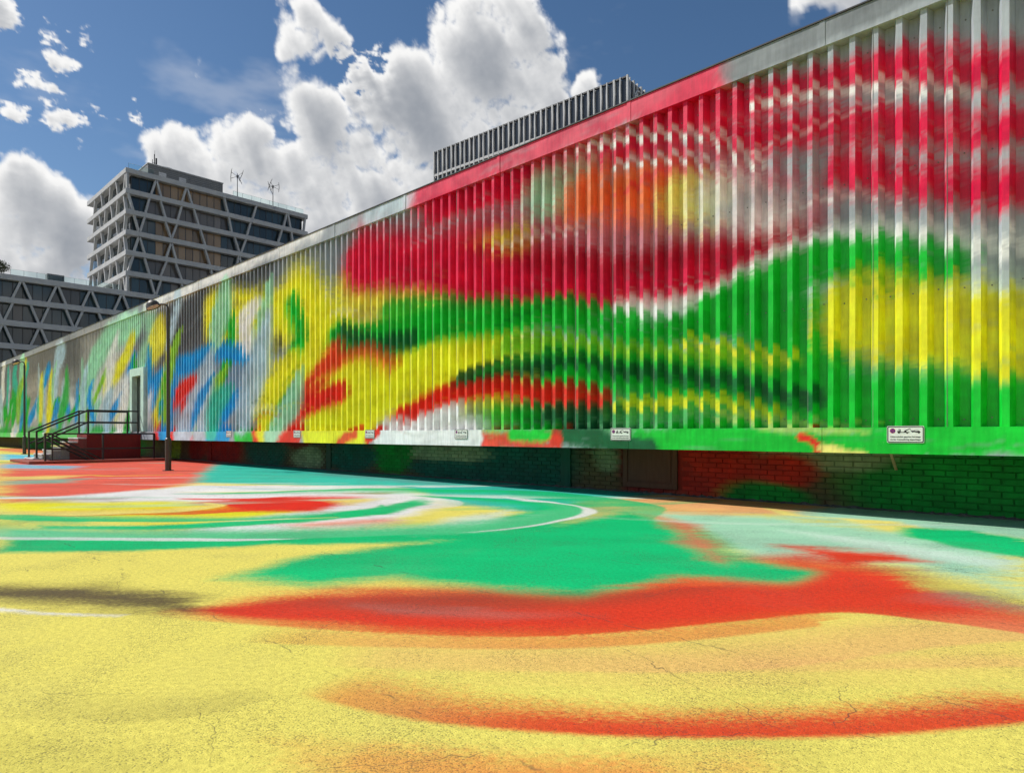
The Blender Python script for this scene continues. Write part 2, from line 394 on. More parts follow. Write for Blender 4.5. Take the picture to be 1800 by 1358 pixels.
for k in range(70):                                            # long sweeps across the yard
    f_ = srng.uniform(7.5, 34); r_ = srng.uniform(-.8, .35) * f_
    L_ = srng.uniform(1.5, 6); a_ = srng.uniform(-.25, .35); w_ = srng.uniform(.05, .30)
    pts_ = []
    for t_ in (-.5, 0, .5):
        ff_ = f_ + a_ * L_ * t_ + (.25 * L_ * t_ * t_); rr_ = r_ + L_ * t_
        pts_.append((-.692 * ff_ + .722 * rr_, .722 * ff_ + .692 * rr_))
    if max(q[1] for q in pts_) > 10:
        continue
    c_ = srng.choice(('white', 'teal', 'green2', 'paleyellow', 'coral', 'sky', 'whitegreen', 'yellow') if f_ > 12 else ('whitegreen', 'green2', 'paleyellow', 'mint'))
    GROUND_ARCS.append((pts_, [w_ * .5, w_, w_ * .4], c_, srng.uniform(.35, .85)))
for a_, b_, c_, w_, cx_, cy_, g0, g1 in ((5.6, 2.7, 'green2', .50, -3.4, 9.6, -60, 120), (4.9, 2.3, 'white', .34, -4.1, 9.3, -150, 40), (4.6, 2.1, 'green2', .42, -3.9, 9.2, -170, 60), (4.4, 1.3, 'white', .30, -5.2, 10.2, -40, 150),
                                         (3.4, 1.2, 'green2', .24, -5.0, 9.5, -200, 20), (2.9, 1.0, 'red', .36, -6.0, 9.9, -120, 80), (2.6, .7, 'paleyellow', .25, -6.8, 9.6, -160, 40)):
    pts_ = []
    for t_ in range(9):
        an_ = R(g0 + (g1 - g0) * t_ / 8 + srng.uniform(-6, 6)); q_ = srng.uniform(.93, 1.07)
        rr_ = cx_ + a_ * q_ * math.cos(an_); ff_ = cy_ + b_ * q_ * math.sin(an_) * (1.1 + .25 * math.cos(an_))
        pts_.append((round(-.692 * ff_ + .722 * rr_, 2), round(.722 * ff_ + .692 * rr_, 2)))
    GROUND_ARCS.append((pts_, [w_ * .2, w_ * .7, w_, w_ * .8, w_ * 1.1, w_ * .7, w_, w_ * .5, w_ * .1], c_, .9))
GROUND_PATCHES[0:0] = [([(-24, 8.0), (-6.5, 8.3), (-5.2, 13), (-24, 13)], 'teal', .4, 1), ([(-6.2, 8.6), (-3, 8.7), (-2.6, 13), (-6.2, 13)], 'peach', .4, .9),
                       ([(-3.4, 8.5), (6, 8.4), (6, 13), (-3.4, 13)], 'mint', .4, 1), ([(-60, 7.2), (-24, 8.0), (-24, 13), (-60, 13)], 'coral', .6, .8)]
WALL_READY = [(*resample(P, V), c, so, op) for P, V, c, so, op in WALL_STROKES]
ARCS_READY = [(*resample(P, V), c, op) for P, V, c, op in GROUND_ARCS]


def wall_paint(s, z, seed=3):
    """sprayed colour fields on the hall's front: s metres along the wall, z height"""
    s = np.asarray(s, float); z = np.asarray(z, float)
    col = np.empty(s.shape + (3,)); col[:] = PAINT['silver'] * 0.92
    grain = fbm(s * 3, z * 3, 91, 4, 0.6)
    # bare upper sheets towards the far end carry a grey mist
    mist = smooth(10, 26, s) * smooth(2.0, 5.0, z) * (0.55 + fbm(s * .25, z * .4, 5, 3))
    col += (PAINT['dark'] * 1.3 - col) * np.clip(mist, 0, .55)[..., None]
    wx = s + 0.30 * fbm(s * .9, z * .9, seed, 4) + 0.05 * fbm(s * 6, z * 6, seed + 9, 3)
    wz = z + 0.34 * fbm(s * .8 + 31, z * .8, seed + 4, 4) + 0.06 * fbm(s * 6, z * 6 + 7, seed + 12, 3)
    streak = fbm(s * 1.6, z * 7.0, seed + 20, 3)
    dots = np.random.default_rng(8).normal(0, .22, s.shape)
    for P, V, c, so, op in WALL_READY:
        rmax = V.max() * 1.9 + .3
        box = (s > P[:, 0].min() - rmax) & (s < P[:, 0].max() + rmax) & (z > P[:, 1].min() - rmax) & (z < P[:, 1].max() + rmax)
        if not box.any():
            continue
        d, side, prog = stroke_distance(wx[box], wz[box], P, V)
        r = np.interp(prog, np.linspace(0, 1, len(V)), V)
        soft = so * r
        q = np.clip((d + r) / r, 0, 2) * side
        lanes = vnoise(q * 3.1 + len(P) * 7.7, prog * len(V) * .35 + r * 9, seed + 60) * .6 + vnoise(q * 8.3, prog * len(V) * .5, seed + 61) * .4
        m = 1 - smooth(-soft * .6, soft * .8, d + streak[box] * r * .32 + dots[box] * soft * .5)
        m = m * np.clip(1.2 - (.25 + .6 * so) * smooth(.5, .95, lanes), .3, 1)
        tone = 1 + 0.35 * grain[box] + 0.25 * streak[box] + .35 * (.45 - lanes)
        m = np.clip(m * op, 0, 1)[:, None]
        col[box] = col[box] * (1 - m) + PAINT[c][None] * np.clip(tone, .7, 1.25)[:, None] * m
    return np.clip(col, 0.004, 0.86)


def ground_paint(x, y, seed=40):
    x = np.asarray(x, float); y = np.asarray(y, float)
    col = np.empty(x.shape + (3,)); col[:] = lin(244, 231, 112)
    # along / across the run of the roller and the spray lance (parallel to the view of the yard's long axis)
    fwd = -x * .692 + y * .722; rgt = x * .722 + y * .692
    streak = fbm(rgt * .7, fwd * 3.2, seed + 3, 4, .55)
    fine = fbm(rgt * 2.5, fwd * 12, seed + 8, 3, .55)
    cloudy = fbm(x * .8, y * .8, seed + 5, 4)
    dots = np.random.default_rng(9).normal(0, .26, x.shape)
    wx = x + .30 * fbm(x * .7, y * .7, seed, 4) + .05 * fine
    wy = y + .30 * fbm(x * .7 + 50, y * .7, seed + 2, 4) + .05 * fine
    olive = smooth(.05, .35, cloudy + .4 * streak)
    col *= (1 - .16 * olive)[..., None]
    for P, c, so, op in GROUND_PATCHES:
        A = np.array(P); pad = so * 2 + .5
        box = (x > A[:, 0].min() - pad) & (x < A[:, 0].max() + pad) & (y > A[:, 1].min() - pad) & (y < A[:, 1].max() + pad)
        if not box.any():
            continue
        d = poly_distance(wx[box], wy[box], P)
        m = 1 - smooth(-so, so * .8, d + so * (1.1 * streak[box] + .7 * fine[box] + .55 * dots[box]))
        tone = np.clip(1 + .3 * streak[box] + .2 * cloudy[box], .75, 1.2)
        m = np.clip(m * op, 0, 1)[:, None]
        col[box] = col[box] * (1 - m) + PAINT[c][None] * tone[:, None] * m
    for P, V, c, op in ARCS_READY:
        pad = V.max() * 4 + .3
        box = (x > P[:, 0].min() - pad) & (x < P[:, 0].max() + pad) & (y > P[:, 1].min() - pad) & (y < P[:, 1].max() + pad)
        if not box.any():
            continue
        am = .06 + .05 * np.clip(np.hypot(x[box], y[box]) - 5, 0, 12); gx = x[box] + am * fbm(x[box] * .8, y[box] * .8, seed + 31, 4); gy = y[box] + am * fbm(x[box] * .8 + 9, y[box] * .8, seed + 33, 4)
        d, side, prog = stroke_distance(gx, gy, P, V * .35)
        r = np.interp(prog, np.linspace(0, 1, len(V)), V)
        # the lance leaves one crisp rim and one that fades out
        crisp = 1 - smooth(-.01, .045, d + .015 * dots[box])
        fade = 1 - smooth(-.1 * r, 2.3 * r, d + r * (.7 * streak[box] + .8 * dots[box]))
        m = np.where(side < 0, crisp, fade) * op * smooth(0, .12, prog) * (0.55 + .45 * smooth(.1, .5, prog))
        m = np.clip(m, 0, 1)[:, None]
        col[box] = col[box] * (1 - m) + PAINT[c][None] * m
    # unseen paving past the painted yard, paled to bounce light onto the offices
    out = smooth(0, 3, np.maximum(np.maximum(x - 14, -92 - x), -14 - y))
    col = col * (1 - out[..., None]) + np.array([.19, .185, .175]) * out[..., None]
    return np.clip(col * .78, 0.004, 0.80)


# ------------------------------------------------------------------ mesh helpers
COL = scene.collection


def build(name, verts, faces, mat, parent=None, paint=None, smooth_shade=False):
    me = bpy.data.meshes.new(name)
    verts = np.asarray(verts, np.float32)
    if isinstance(faces, np.ndarray):
        me.vertices.add(len(verts)); me.vertices.foreach_set('co', verts.ravel())
        nf = len(faces); k = faces.shape[1]
        me.loops.add(nf * k); me.loops.foreach_set('vertex_index', faces.astype(np.int32).ravel())
        me.polygons.add(nf)
        me.polygons.foreach_set('loop_start', np.arange(0, nf * k, k, dtype=np.int32))
        me.update(calc_edges=True); me.validate()
    else:
        me.from_pydata(verts.tolist(), [], faces); me.update()
    if smooth_shade:
        me.polygons.foreach_set('use_smooth', np.ones(len(me.polygons), bool))
    else:
        me.polygons.foreach_set('use_smooth', np.zeros(len(me.polygons), bool))
    if paint is not None:
        at = me.color_attributes.new('paint', 'FLOAT_COLOR', 'POINT')
        rgba = np.ones((len(verts), 4), np.float32); rgba[:, :3] = paint
        at.data.foreach_set('color', rgba.ravel())
    me.materials.append(mat)
    return link(name, me, parent)


def link(name, data, parent=None, loc=None):
    o = bpy.data.objects.new(name, data)
    COL.objects.link(o)
    if parent is not None:
        o.parent = parent
    if loc is not None:
        o.location = loc
    return o


def empty(name, label, cat, group=None, loc=(0, 0, 0)):
    o = bpy.data.objects.new(name, None)
    o.empty_display_size = .3
    COL.objects.link(o)
    o.location = loc
    return tag(o, label, cat, group)


def tag(o, label, cat, group=None):
    o['label'] = label; o['category'] = cat
    if group:
        o['group'] = group
    return o


class MB:
    """collects shapes into one mesh"""
    def __init__(self):
        self.v = []; self.f = []

    def add(self, v, f):
        b = len(self.v)
        self.v += [tuple(p) for p in v]
        self.f += [tuple(i + b for i in q) for q in f]
        return self

    def box(self, x0, x1, y0, y1, z0, z1):
        return self.add([(x0, y0, z0), (x1, y0, z0), (x1, y1, z0), (x0, y1, z0), (x0, y0, z1), (x1, y0, z1), (x1, y1, z1), (x0, y1, z1)],
                        [(0, 3, 2, 1), (4, 5, 6, 7), (0, 1, 5, 4), (1, 2, 6, 5), (2, 3, 7, 6), (3, 0, 4, 7)])

    def beam(self, a, b, w, h=None, up=(0, 0, 1)):
        a = Vector(a); b = Vector(b); h = h or w
        d = (b - a).normalized(); u = Vector(up)
        if abs(d.dot(u)) > .98:
            u = Vector((1, 0, 0))
        r = d.cross(u).normalized(); u = r.cross(d).normalized()
        v = []
        for p in (a, b):
            for i, j in ((-1, -1), (1, -1), (1, 1), (-1, 1)):
                v.append(p + r * i * w / 2 + u * j * h / 2)
        return self.add(v, [(0, 1, 2, 3), (7, 6, 5, 4), (0, 4, 5, 1), (1, 5, 6, 2), (2, 6, 7, 3), (3, 7, 4, 0)])

    def tube(self, pts, rad, n=10, caps=True):
        pts = [Vector(p) for p in pts]
        if not isinstance(rad, (list, tuple)):
            rad = [rad] * len(pts)
        v = []; prev = None
        for i, p in enumerate(pts):
            d = (pts[min(i + 1, len(pts) - 1)] - pts[max(i - 1, 0)]).normalized()
            if prev is None:
                u = Vector((0, 0, 1)) if abs(d.z) < .9 else Vector((1, 0, 0))
                u = (u - d * d.dot(u)).normalized()
            else:
                u = (prev - d * d.dot(prev)).normalized()
            prev = u; w = d.cross(u)
            for k in range(n):
                a = 2 * math.pi * k / n
                v.append(p + (u * math.cos(a) + w * math.sin(a)) * rad[i])
        f = []
        for i in range(len(pts) - 1):
            for k in range(n):
                k2 = (k + 1) % n
                f.append((i * n + k, i * n + k2, (i + 1) * n + k2, (i + 1) * n + k))
        if caps:
            f.append(tuple(range(n))[::-1]); f.append(tuple((len(pts) - 1) * n + k for k in range(n)))
        return self.add(v, f)

    def prism(self, poly, axis, a, b):
        """extrude a 2-D polygon along an axis: axis 'x' takes (y,z), 'y' takes (x,z), 'z' takes (x,y)"""
        def pt(p, c):
            return {'x': (c, p[0], p[1]), 'y': (p[0], c, p[1]), 'z': (p[0], p[1], c)}[axis]
        n = len(poly)
        v = [pt(p, a) for p in poly] + [pt(p, b) for p in poly]
        f = [tuple(range(n)), tuple(range(2 * n - 1, n - 1, -1))]
        f += [(i, i + n, (i + 1) % n + n, (i + 1) % n) for i in range(n)]
        return self.add(v, f)

    def build(self, name, mat, parent=None, bevel=0.0, smooth_shade=False, fix=True):
        o = build(name, self.v, self.f, mat, parent)
        if fix or bevel:
            bm = bmesh.new(); bm.from_mesh(o.data)
            bmesh.ops.recalc_face_normals(bm, faces=bm.faces)
            if bevel:
                bmesh.ops.bevel(bm, geom=[e for e in bm.edges if e.calc_face_angle(0) > .5], offset=bevel, segments=1, affect='EDGES')
            bm.to_mesh(o.data); bm.free()
        if smooth_shade:
            o.data.polygons.foreach_set('use_smooth', np.ones(len(o.data.polygons), bool))
            try:
                o.data.set_sharp_from_angle(angle=R(40))
            except Exception:
                pass
        return o


# ------------------------------------------------------------------ materials
def material(name):
    m = bpy.data.materials.new(name)
    m.use_nodes = True
    m.node_tree.nodes.clear()
    n = NT(m.node_tree)
    p = n.node('ShaderNodeBsdfPrincipled')
    n.node('ShaderNodeOutputMaterial', {'Surface': p.outputs[0]})
    return m, n, p


def plain(name, col, rough=.6, metal=0.0, vary=.12, scale=6.0, bump=.0, spec=.5, bscale=60.0):
    m, n, p = material(name)
    co = n.node('ShaderNodeTexCoord').outputs['Object']
    f = n.noise(co, scale, 6.0, .6)
    v = n.step(f, .3, .7, 1 - vary, 1 + vary)
    hsv = n.node('ShaderNodeHueSaturation', {'Color': (*col, 1), 'Value': v})
    n.put(p.inputs['Base Color'], hsv.outputs[0])
    p.inputs['Metallic'].default_value = metal
    p.inputs['Specular IOR Level'].default_value = spec
    n.put(p.inputs['Roughness'], n.step(f, .25, .75, max(rough - .08, .02), min(rough + .08, 1)))
    if bump:
        b = n.node('ShaderNodeBump', {'Height': n.noise(co, bscale, 5.0, .6), 'Strength': bump, 'Distance': .01})
        n.put(p.inputs['Normal'], b.outputs[0])
    return m


def ground_material():
    m, n, p = material('painted_asphalt')
    pos = n.node('ShaderNodeNewGeometry').outputs['Position']
    paint = n.node('ShaderNodeAttribute', attribute_name='paint').outputs['Color']
    # grain of the asphalt: stones stand proud, pores between them stay unpainted
    grain = n.noise(pos, 130.0, 2.0, .62)
    stones = n.node('ShaderNodeTexVoronoi', {'Vector': pos, 'Scale': 105.0}, feature='F1').outputs['Distance']
    worn = n.noise(pos, 1.3, 4.0, .65)
    wear = n.step(worn, .36, .68, -.55, 1.0)
    height = n.math('SUBTRACT', grain, n.math('MULTIPLY', stones, .35))
    pores = n.step(n.math('SUBTRACT', height, n.math('MULTIPLY', wear, .085)), .205, .135)
    # fine short cracks, then a few long ones
    warp = n.node('ShaderNodeTexNoise', {'Vector': pos, 'Scale': 3.0, 'Detail': 3.0, 'Roughness': .65}).outputs['Color']
    wpos = n.vmath('ADD', pos, n.vmath('SCALE', n.vmath('SUBTRACT', warp, (.5, .5, .5)), scale=.22))
    edge = n.node('ShaderNodeTexVoronoi', {'Vector': wpos, 'Scale': .62}, feature='DISTANCE_TO_EDGE').outputs['Distance']
    rough_noise = n.noise(pos, 2.4, 5.0, .7)
    gate = n.step(n.math('MULTIPLY_ADD', worn, .5, n.math('MULTIPLY', rough_noise, .5)), .475, .525)
    crack = n.math('MULTIPLY', n.step(edge, .0019, .0003), gate)
    sep = n.node('ShaderNodeSeparateXYZ', {'Vector': wpos}).outputs
    seam = n.math('ABSOLUTE', n.math('SUBTRACT', n.math('PINGPONG', n.math('SUBTRACT', sep['Y'], 1.58), .76), 0.0))
    seam = n.math('MULTIPLY', n.step(seam, .010, .002), n.step(rough_noise, .53, .42))
    cracks = n.math('MAXIMUM', crack, n.math('MULTIPLY', seam, .85))
    bare = n.math('MAXIMUM', n.math('MULTIPLY', pores, .74), n.math('MULTIPLY', cracks, .72), clamp=True)
    tint = n.step(n.noise(pos, 34.0, 2.0, .65), .30, .72, .86, 1.08)
    col = n.node('ShaderNodeHueSaturation', {'Color': paint, 'Value': tint}).outputs[0]
    dust = n.math('MULTIPLY', n.step(n.noise(pos, .55, 5.0, .68, .3), .50, .72), .12)
    col = n.mix(dust, col, (.20, .18, .14, 1))
    asphalt = n.mix(grain, (.030, .030, .028, 1), (.085, .080, .070, 1))
    under = n.mix(n.step(cracks, 0, 1, .30, .06), asphalt, col)
    n.put(p.inputs['Base Color'], n.mix(bare, col, under))
    p.inputs['Roughness'].default_value = .82
    p.inputs['Specular IOR Level'].default_value = .06
    b = n.node('ShaderNodeBump', {'Height': height, 'Strength': .55, 'Distance': .006})
    n.put(p.inputs['Normal'], b.outputs[0])
    return m


def painted_metal(name, rough=.46, by_object=False, relief=.10, fine=30.0, vary=.10):
    m, n, p = material(name)
    pos = n.node('ShaderNodeNewGeometry').outputs['Position']
    if by_object:
        paint = n.node('ShaderNodeObjectInfo').outputs['Color']
    else:
        paint = n.node('ShaderNodeAttribute', attribute_name='paint').outputs['Color']
    f = n.noise(pos, 2.2, 4.0, .66)
    g = n.noise(n.vmath('MULTIPLY', pos, (1.0, 1.0, .12)), 16.0, 4.0, .6)
    v = n.math('MULTIPLY', n.step(f, .3, .7, 1 - vary, 1 + vary), n.step(g, .3, .7, .88, 1.07))
    speck = n.step(n.noise(pos, 55.0, 2.0, .6), .70, .76)
    col = n.node('ShaderNodeHueSaturation', {'Color': paint, 'Value': v}).outputs[0]
    col = n.mix(n.math('MULTIPLY', speck, .25), col, (.35, .34, .32, 1))
    n.put(p.inputs['Base Color'], col)
    n.put(p.inputs['Roughness'], n.step(f, .25, .75, rough - .10, rough + .12))
    p.inputs['Specular IOR Level'].default_value = .32
    b = n.node('ShaderNodeBump', {'Height': n.noise(pos, fine, 2.0, .6), 'Strength': relief, 'Distance': .01})
    n.put(p.inputs['Normal'], b.outputs[0])
    return m


def glass_material(name, base, rough=.06):
    m, n, p = material(name)
    co = n.node('ShaderNodeNewGeometry').outputs['Position']
    info = n.node('ShaderNodeObjectInfo').outputs['Random']
    v = n.step(info, 0, 1, .6, 1.5)
    hsv = n.node('ShaderNodeHueSaturation', {'Color': (*base, 1), 'Value': v})
    n.put(p.inputs['Base Color'], hsv.outputs[0])
    p.inputs['Roughness'].default_value = rough
    p.inputs['Specular IOR Level'].default_value = .6
    b = n.node('ShaderNodeBump', {'Height': n.noise(co, .5, 2.0), 'Strength': .03, 'Distance': .1})
    n.put(p.inputs['Normal'], b.outputs[0])
    return m


M = {}
M['ground'] = ground_material()
M['clad'] = painted_metal('painted_sheet_metal', .42)
M['brick'] = painted_metal('painted_brick', .8, relief=.45, fine=70.0, vary=.18)
M['brick_v'] = painted_metal('painted_brick_far', .8, relief=.45, fine=70.0, vary=.18)
M['painted'] = painted_metal('painted_concrete', .75, by_object=True, relief=.25, fine=40.0)
M['rail'] = plain('black_steel', (.012, .012, .013), .42, 0.0, .2)
M['lamp'] = plain('grey_brown_lacquer', (.060, .052, .044), .42, 0.2, .15)
M['lamp_inside'] = plain('lamp_reflector', (.55, .45, .33), .35, .3, .1)
M['cap'] = plain('dark_roof_edge', (.02, .02, .02), .6)
M['roofing'] = plain('grey_roofing', (.10, .10, .10), .9, 0, .2)
M['concrete'] = plain('pale_grey_facade', (.50, .495, .48), .72, 0, .08, .7)
M['concrete_dark'] = plain('grey_plant_room', (.20, .20, .195), .7, 0, .1, .5)
M['core'] = plain('dark_interior', (.012, .013, .014), .8)
M['frame'] = plain('window_frame', (.045, .046, .048), .5)
M['glass'] = glass_material('office_glass', (.035, .055, .062))
M['blind'] = glass_material('bronze_blind_glass', (.26, .165, .085), .16)
M['blind_grey'] = glass_material('grey_blind_glass', (.13, .112, .10), .14)
M['fin'] = plain('weathered_fin', (.58, .57, .55), .75, 0, .14, .4)
M['slate'] = glass_material('dark_screen_glass', (.050, .055, .062), .22)
M['turbine'] = plain('turbine_metal', (.13, .12, .115), .5, .4)
M['wood'] = plain('bare_timber', (.42, .30, .17), .8, 0, .2, 20, .2)
M['sign_white'] = plain('sign_white', (.74, .76, .70), .38, 0, .06, 20)
M['sign_black'] = plain('sign_black', (.012, .012, .012), .45)
M['sign_red'] = plain('sign_red', (.55, .02, .02), .4)
M['sign_blue'] = plain('sign_blue', (.012, .045, .28), .4)
M['bark'] = plain('bark', (.09, .065, .045), .9, 0, .2, 20)
M['leaf'] = plain('roof_shrub_leaf', (.075, .085, .035), .7, 0, .45, 3)
M['mortar'] = M['brick_v']
bm_, n_, p_ = material('balustrade_glass')
p_.inputs['Base Color'].default_value = (.80, .93, .92, 1)
p_.inputs['Roughness'].default_value = .03
p_.inputs['Transmission Weight'].default_value = 1.0
p_.inputs['IOR'].default_value = 1.12
M['clear'] = bm_


# ------------------------------------------------------------------ clouds: a dome far outside the scene, drifting cumulus on clear sky
CLOUDS = [
    ( (-0.625, 0.598, 0.501) , 0.094 ),
    ( (-0.567, 0.634, 0.526) , 0.049 ),
    ( (-0.697, 0.569, 0.436) , 0.089 ),
    ( (-0.75, 0.416, 0.514) , 0.037 ),
    ( (-0.744, 0.449, 0.494) , 0.035 ),
    ( (-0.735, 0.486, 0.472) , 0.025 ),
    ( (-0.803, 0.493, 0.335) , 0.103 ),
    ( (-0.85, 0.393, 0.35) , 0.08 ),
    ( (-0.879, 0.31, 0.362) , 0.045 ),
    ( (-0.62, 0.646, 0.445) , 0.086 ),
    ( (-0.952, 0.147, 0.267) , 0.053 ),
    ( (-0.959, 0.176, 0.221) , 0.069 ),
    ( (-0.875, 0.191, 0.444) , 0.013 ),
    ( (-0.888, 0.192, 0.417) , 0.02 ),
    ( (-0.864, 0.221, 0.452) , 0.012 ),
    ( (-0.903, 0.179, 0.391) , 0.014 ),
    ( (-0.921, 0.158, 0.357) , 0.012 ),
    ( (-0.912, 0.2, 0.359) , 0.018 ),
    ( (-0.889, 0.239, 0.392) , 0.01 ),
    ( (-0.883, 0.134, 0.45) , 0.015 ),
    ( (-0.878, 0.273, 0.393) , 0.009 ),
    ( (-0.532, 0.71, 0.461) , 0.034 ),
    ( (-0.253, 0.824, 0.507) , 0.03 ),
    ( (-0.763, 0.581, 0.282) , 0.099 ),
    ( (-0.831, 0.475, 0.289) , 0.096 ),
]
GRAD = np.random.default_rng(11).normal(size=(256, 3)); GRAD /= np.linalg.norm(GRAD, axis=1)[:, None]
PERM = np.random.default_rng(12).permutation(256)


def perlin(P):
    I = np.floor(P).astype(np.int64); F = P - I
    U = F * F * F * (F * (F * 6 - 15) + 10)
    I &= 255
    out = 0.0
    for dx in (0, 1):
        hx = PERM[(I[:, 0] + dx) & 255]; wx = U[:, 0] if dx else 1 - U[:, 0]
        for dy in (0, 1):
            hy = PERM[(hx + I[:, 1] + dy) & 255]; wy = wx * (U[:, 1] if dy else 1 - U[:, 1])
            for dz in (0, 1):
                g = GRAD[PERM[(hy + I[:, 2] + dz) & 255]]
                w = wy * (U[:, 2] if dz else 1 - U[:, 2])
                out = out + w * (g[:, 0] * (F[:, 0] - dx) + g[:, 1] * (F[:, 1] - dy) + g[:, 2] * (F[:, 2] - dz))
    return out * 1.5


def fractal(P, scale, octv, rough, puffy=0.0):
    t = 0.0; a = 1.0; s_ = 0.0
    for k in range(octv):
        n = perlin(P * scale * 2.03 ** k + 7.7 * k)
        t = t + a * (n * (1 - puffy) + (np.abs(n) * 2 - .5) * puffy)
        s_ += a; a *= rough
    return t / s_


CC = np.array([c for c, r in CLOUDS]); CC = CC / np.linalg.norm(CC, axis=1)[:, None]
CR = np.array([r for c, r in CLOUDS])
VIEWDIR = np.array([-0.66, 0.69, 0.30]) / np.linalg.norm([-0.66, 0.69, 0.30])


def cloud_density(D, octv):
    w = np.stack([fractal(D + o, 7.0, 3, .55) for o in (0.0, 13.1, 29.7)], 1)
    w2 = np.stack([fractal(D + o, 26.0, 2, .5) for o in (3.0, 17.1)], 1)
    Q = D + .060 * w
    Q[:, 0] += .012 * w2[:, 0]; Q[:, 2] += .012 * w2[:, 1]
    Q /= np.linalg.norm(Q, axis=1)[:, None]
    heap = np.zeros(len(D)); ragged = np.zeros(len(D))
    for c, r in zip(CC, CR):
        ang = np.sqrt(np.maximum(2 - 2 * (Q @ c), 0))
        h_ = 1 - ang / (r * (1.30 if r > .03 else 1.9))
        h_ = np.clip(h_, 0, None) * min(1.0, .50 + r * 6)
        if r < .03:
            ragged = np.maximum(ragged, smooth(0, .15, h_))
        heap = np.maximum(heap, h_)
    out = smooth(.80, .70, D @ VIEWDIR)                       # beyond the picture the same broken cumulus goes on
    heap = np.maximum(heap, np.clip(w[:, 0] * 1.7 + .02, 0, .7) * out)
    base = fractal(D, 12.0, octv, .58, .5)
    return np.minimum(heap * 1.7, .82) - .36 + (.90 + .75 * smooth(0, .25, heap)) * base + ragged * (1.5 * fractal(D * np.array([1, 1, 1.6]), 34.0, max(octv - 2, 2), .62) - .10)


def make_sky():
    vs = []; fs = []; base = 0
    def patch(a0, a1, e0, e1, st):
        nonlocal base
        na = max(2, int((a1 - a0) / st)); ne = max(2, int((e1 - e0) / st))
        A, E_ = np.meshgrid(np.linspace(a0, a1, na + 1), np.linspace(e0, e1, ne + 1))
        A = A.ravel(); E_ = E_.ravel()
        vs.append(np.stack([-np.sin(A) * np.cos(E_), np.cos(A) * np.cos(E_), np.sin(E_)], 1))
        i = (np.arange(na)[None, :] + (na + 1) * np.arange(ne)[:, None]).ravel()
        fs.append(np.stack([i, i + na + 1, i + na + 2, i + 1], 1) + base); base += (na + 1) * (ne + 1)
    c = R(43.8)
    patch(c - .20, c + .74, .12, .68, .0017)
    patch(c - .74, c - .20, .12, .68, .006)
    patch(c - .74, c + .74, .0, .12, .02); patch(c - .74, c + .74, .68, 1.56, .03)
    patch(c + .74, c + 2 * math.pi - .74, .0, 1.56, .03)
    D = np.concatenate(vs); F = np.concatenate(fs)
    den = cloud_density(D, 7)
    to_sun = np.array([-0.62, 0.02, 1.0]); to_sun /= np.linalg.norm(to_sun)
    tau = np.zeros(len(D))
    near_cloud = den > -.25
    for k, st in enumerate((.006, .014, .028, .055, .090)):
        Q = D[near_cloud] + to_sun * st; Q /= np.linalg.norm(Q, axis=1)[:, None]
        tau[near_cloud] += np.clip(cloud_density(Q, (6, 6, 5, 4, 4)[k]), 0, .9) * (.75, .80, .75, .65, .60)[k]
    alpha = smooth(-.08, .26, den)
    alpha = np.maximum(alpha, .20 * smooth(.10, .45, fractal(D * np.array([1, 1, 2.4]), 3.2, 6, .6)))
    sd = np.array(SUN_FROM)
    alpha *= smooth(.10, .30, np.sqrt(np.maximum(2 - 2 * (D @ sd), 0)))      # the sun stands in a gap
    light = np.exp(-.72 * np.clip(tau - .36, 0, None)) * .97 + .03
    light = light * (1 - .10 * smooth(.1, .7, den))
    fine = fractal(D, 40.0, 4, .6, .5) * .10
    light = np.clip(light + fine * smooth(0, .3, den), 0, 1)
    lo = np.array([.23, .26, .31]); hi = np.array([.97, .965, .955])
    col = lo + (hi - lo) * light[:, None]
    rgba = np.concatenate([col, alpha[:, None]], 1).astype(np.float32)
    m = bpy.data.materials.new('cloud_sky'); m.use_nodes = True; m.node_tree.nodes.clear()
    n = NT(m.node_tree)
    at = n.node('ShaderNodeAttribute', attribute_name='cloud')
    em = n.node('ShaderNodeEmission', {'Color': at.outputs['Color'], 'Strength': 1.0})
    tr = n.node('ShaderNodeBsdfTransparent')
    mx = n.node('ShaderNodeMixShader', {0: at.outputs['Alpha'], 1: tr.outputs[0], 2: em.outputs[0]})
    n.node('ShaderNodeOutputMaterial', {'Surface': mx.outputs[0]})
    m.cycles.emission_sampling = 'NONE'
    F = F[(alpha[F] > .004).any(1)]                          # clear sky needs no mesh
    o = build('sky', D * 2200.0, F, m, None, None, True)
    a = o.data.color_attributes.new('cloud', 'FLOAT_COLOR', 'POINT')
    a.data.foreach_set('color', rgba.ravel())
    o['kind'] = 'structure'


make_sky()

# ------------------------------------------------------------------ the yard
HALL_Y = 9.04          # outer faces of the cladding
BRICK_Y = 10.30
PIT = (-29.95, -28.62, 5.62, 9.0)


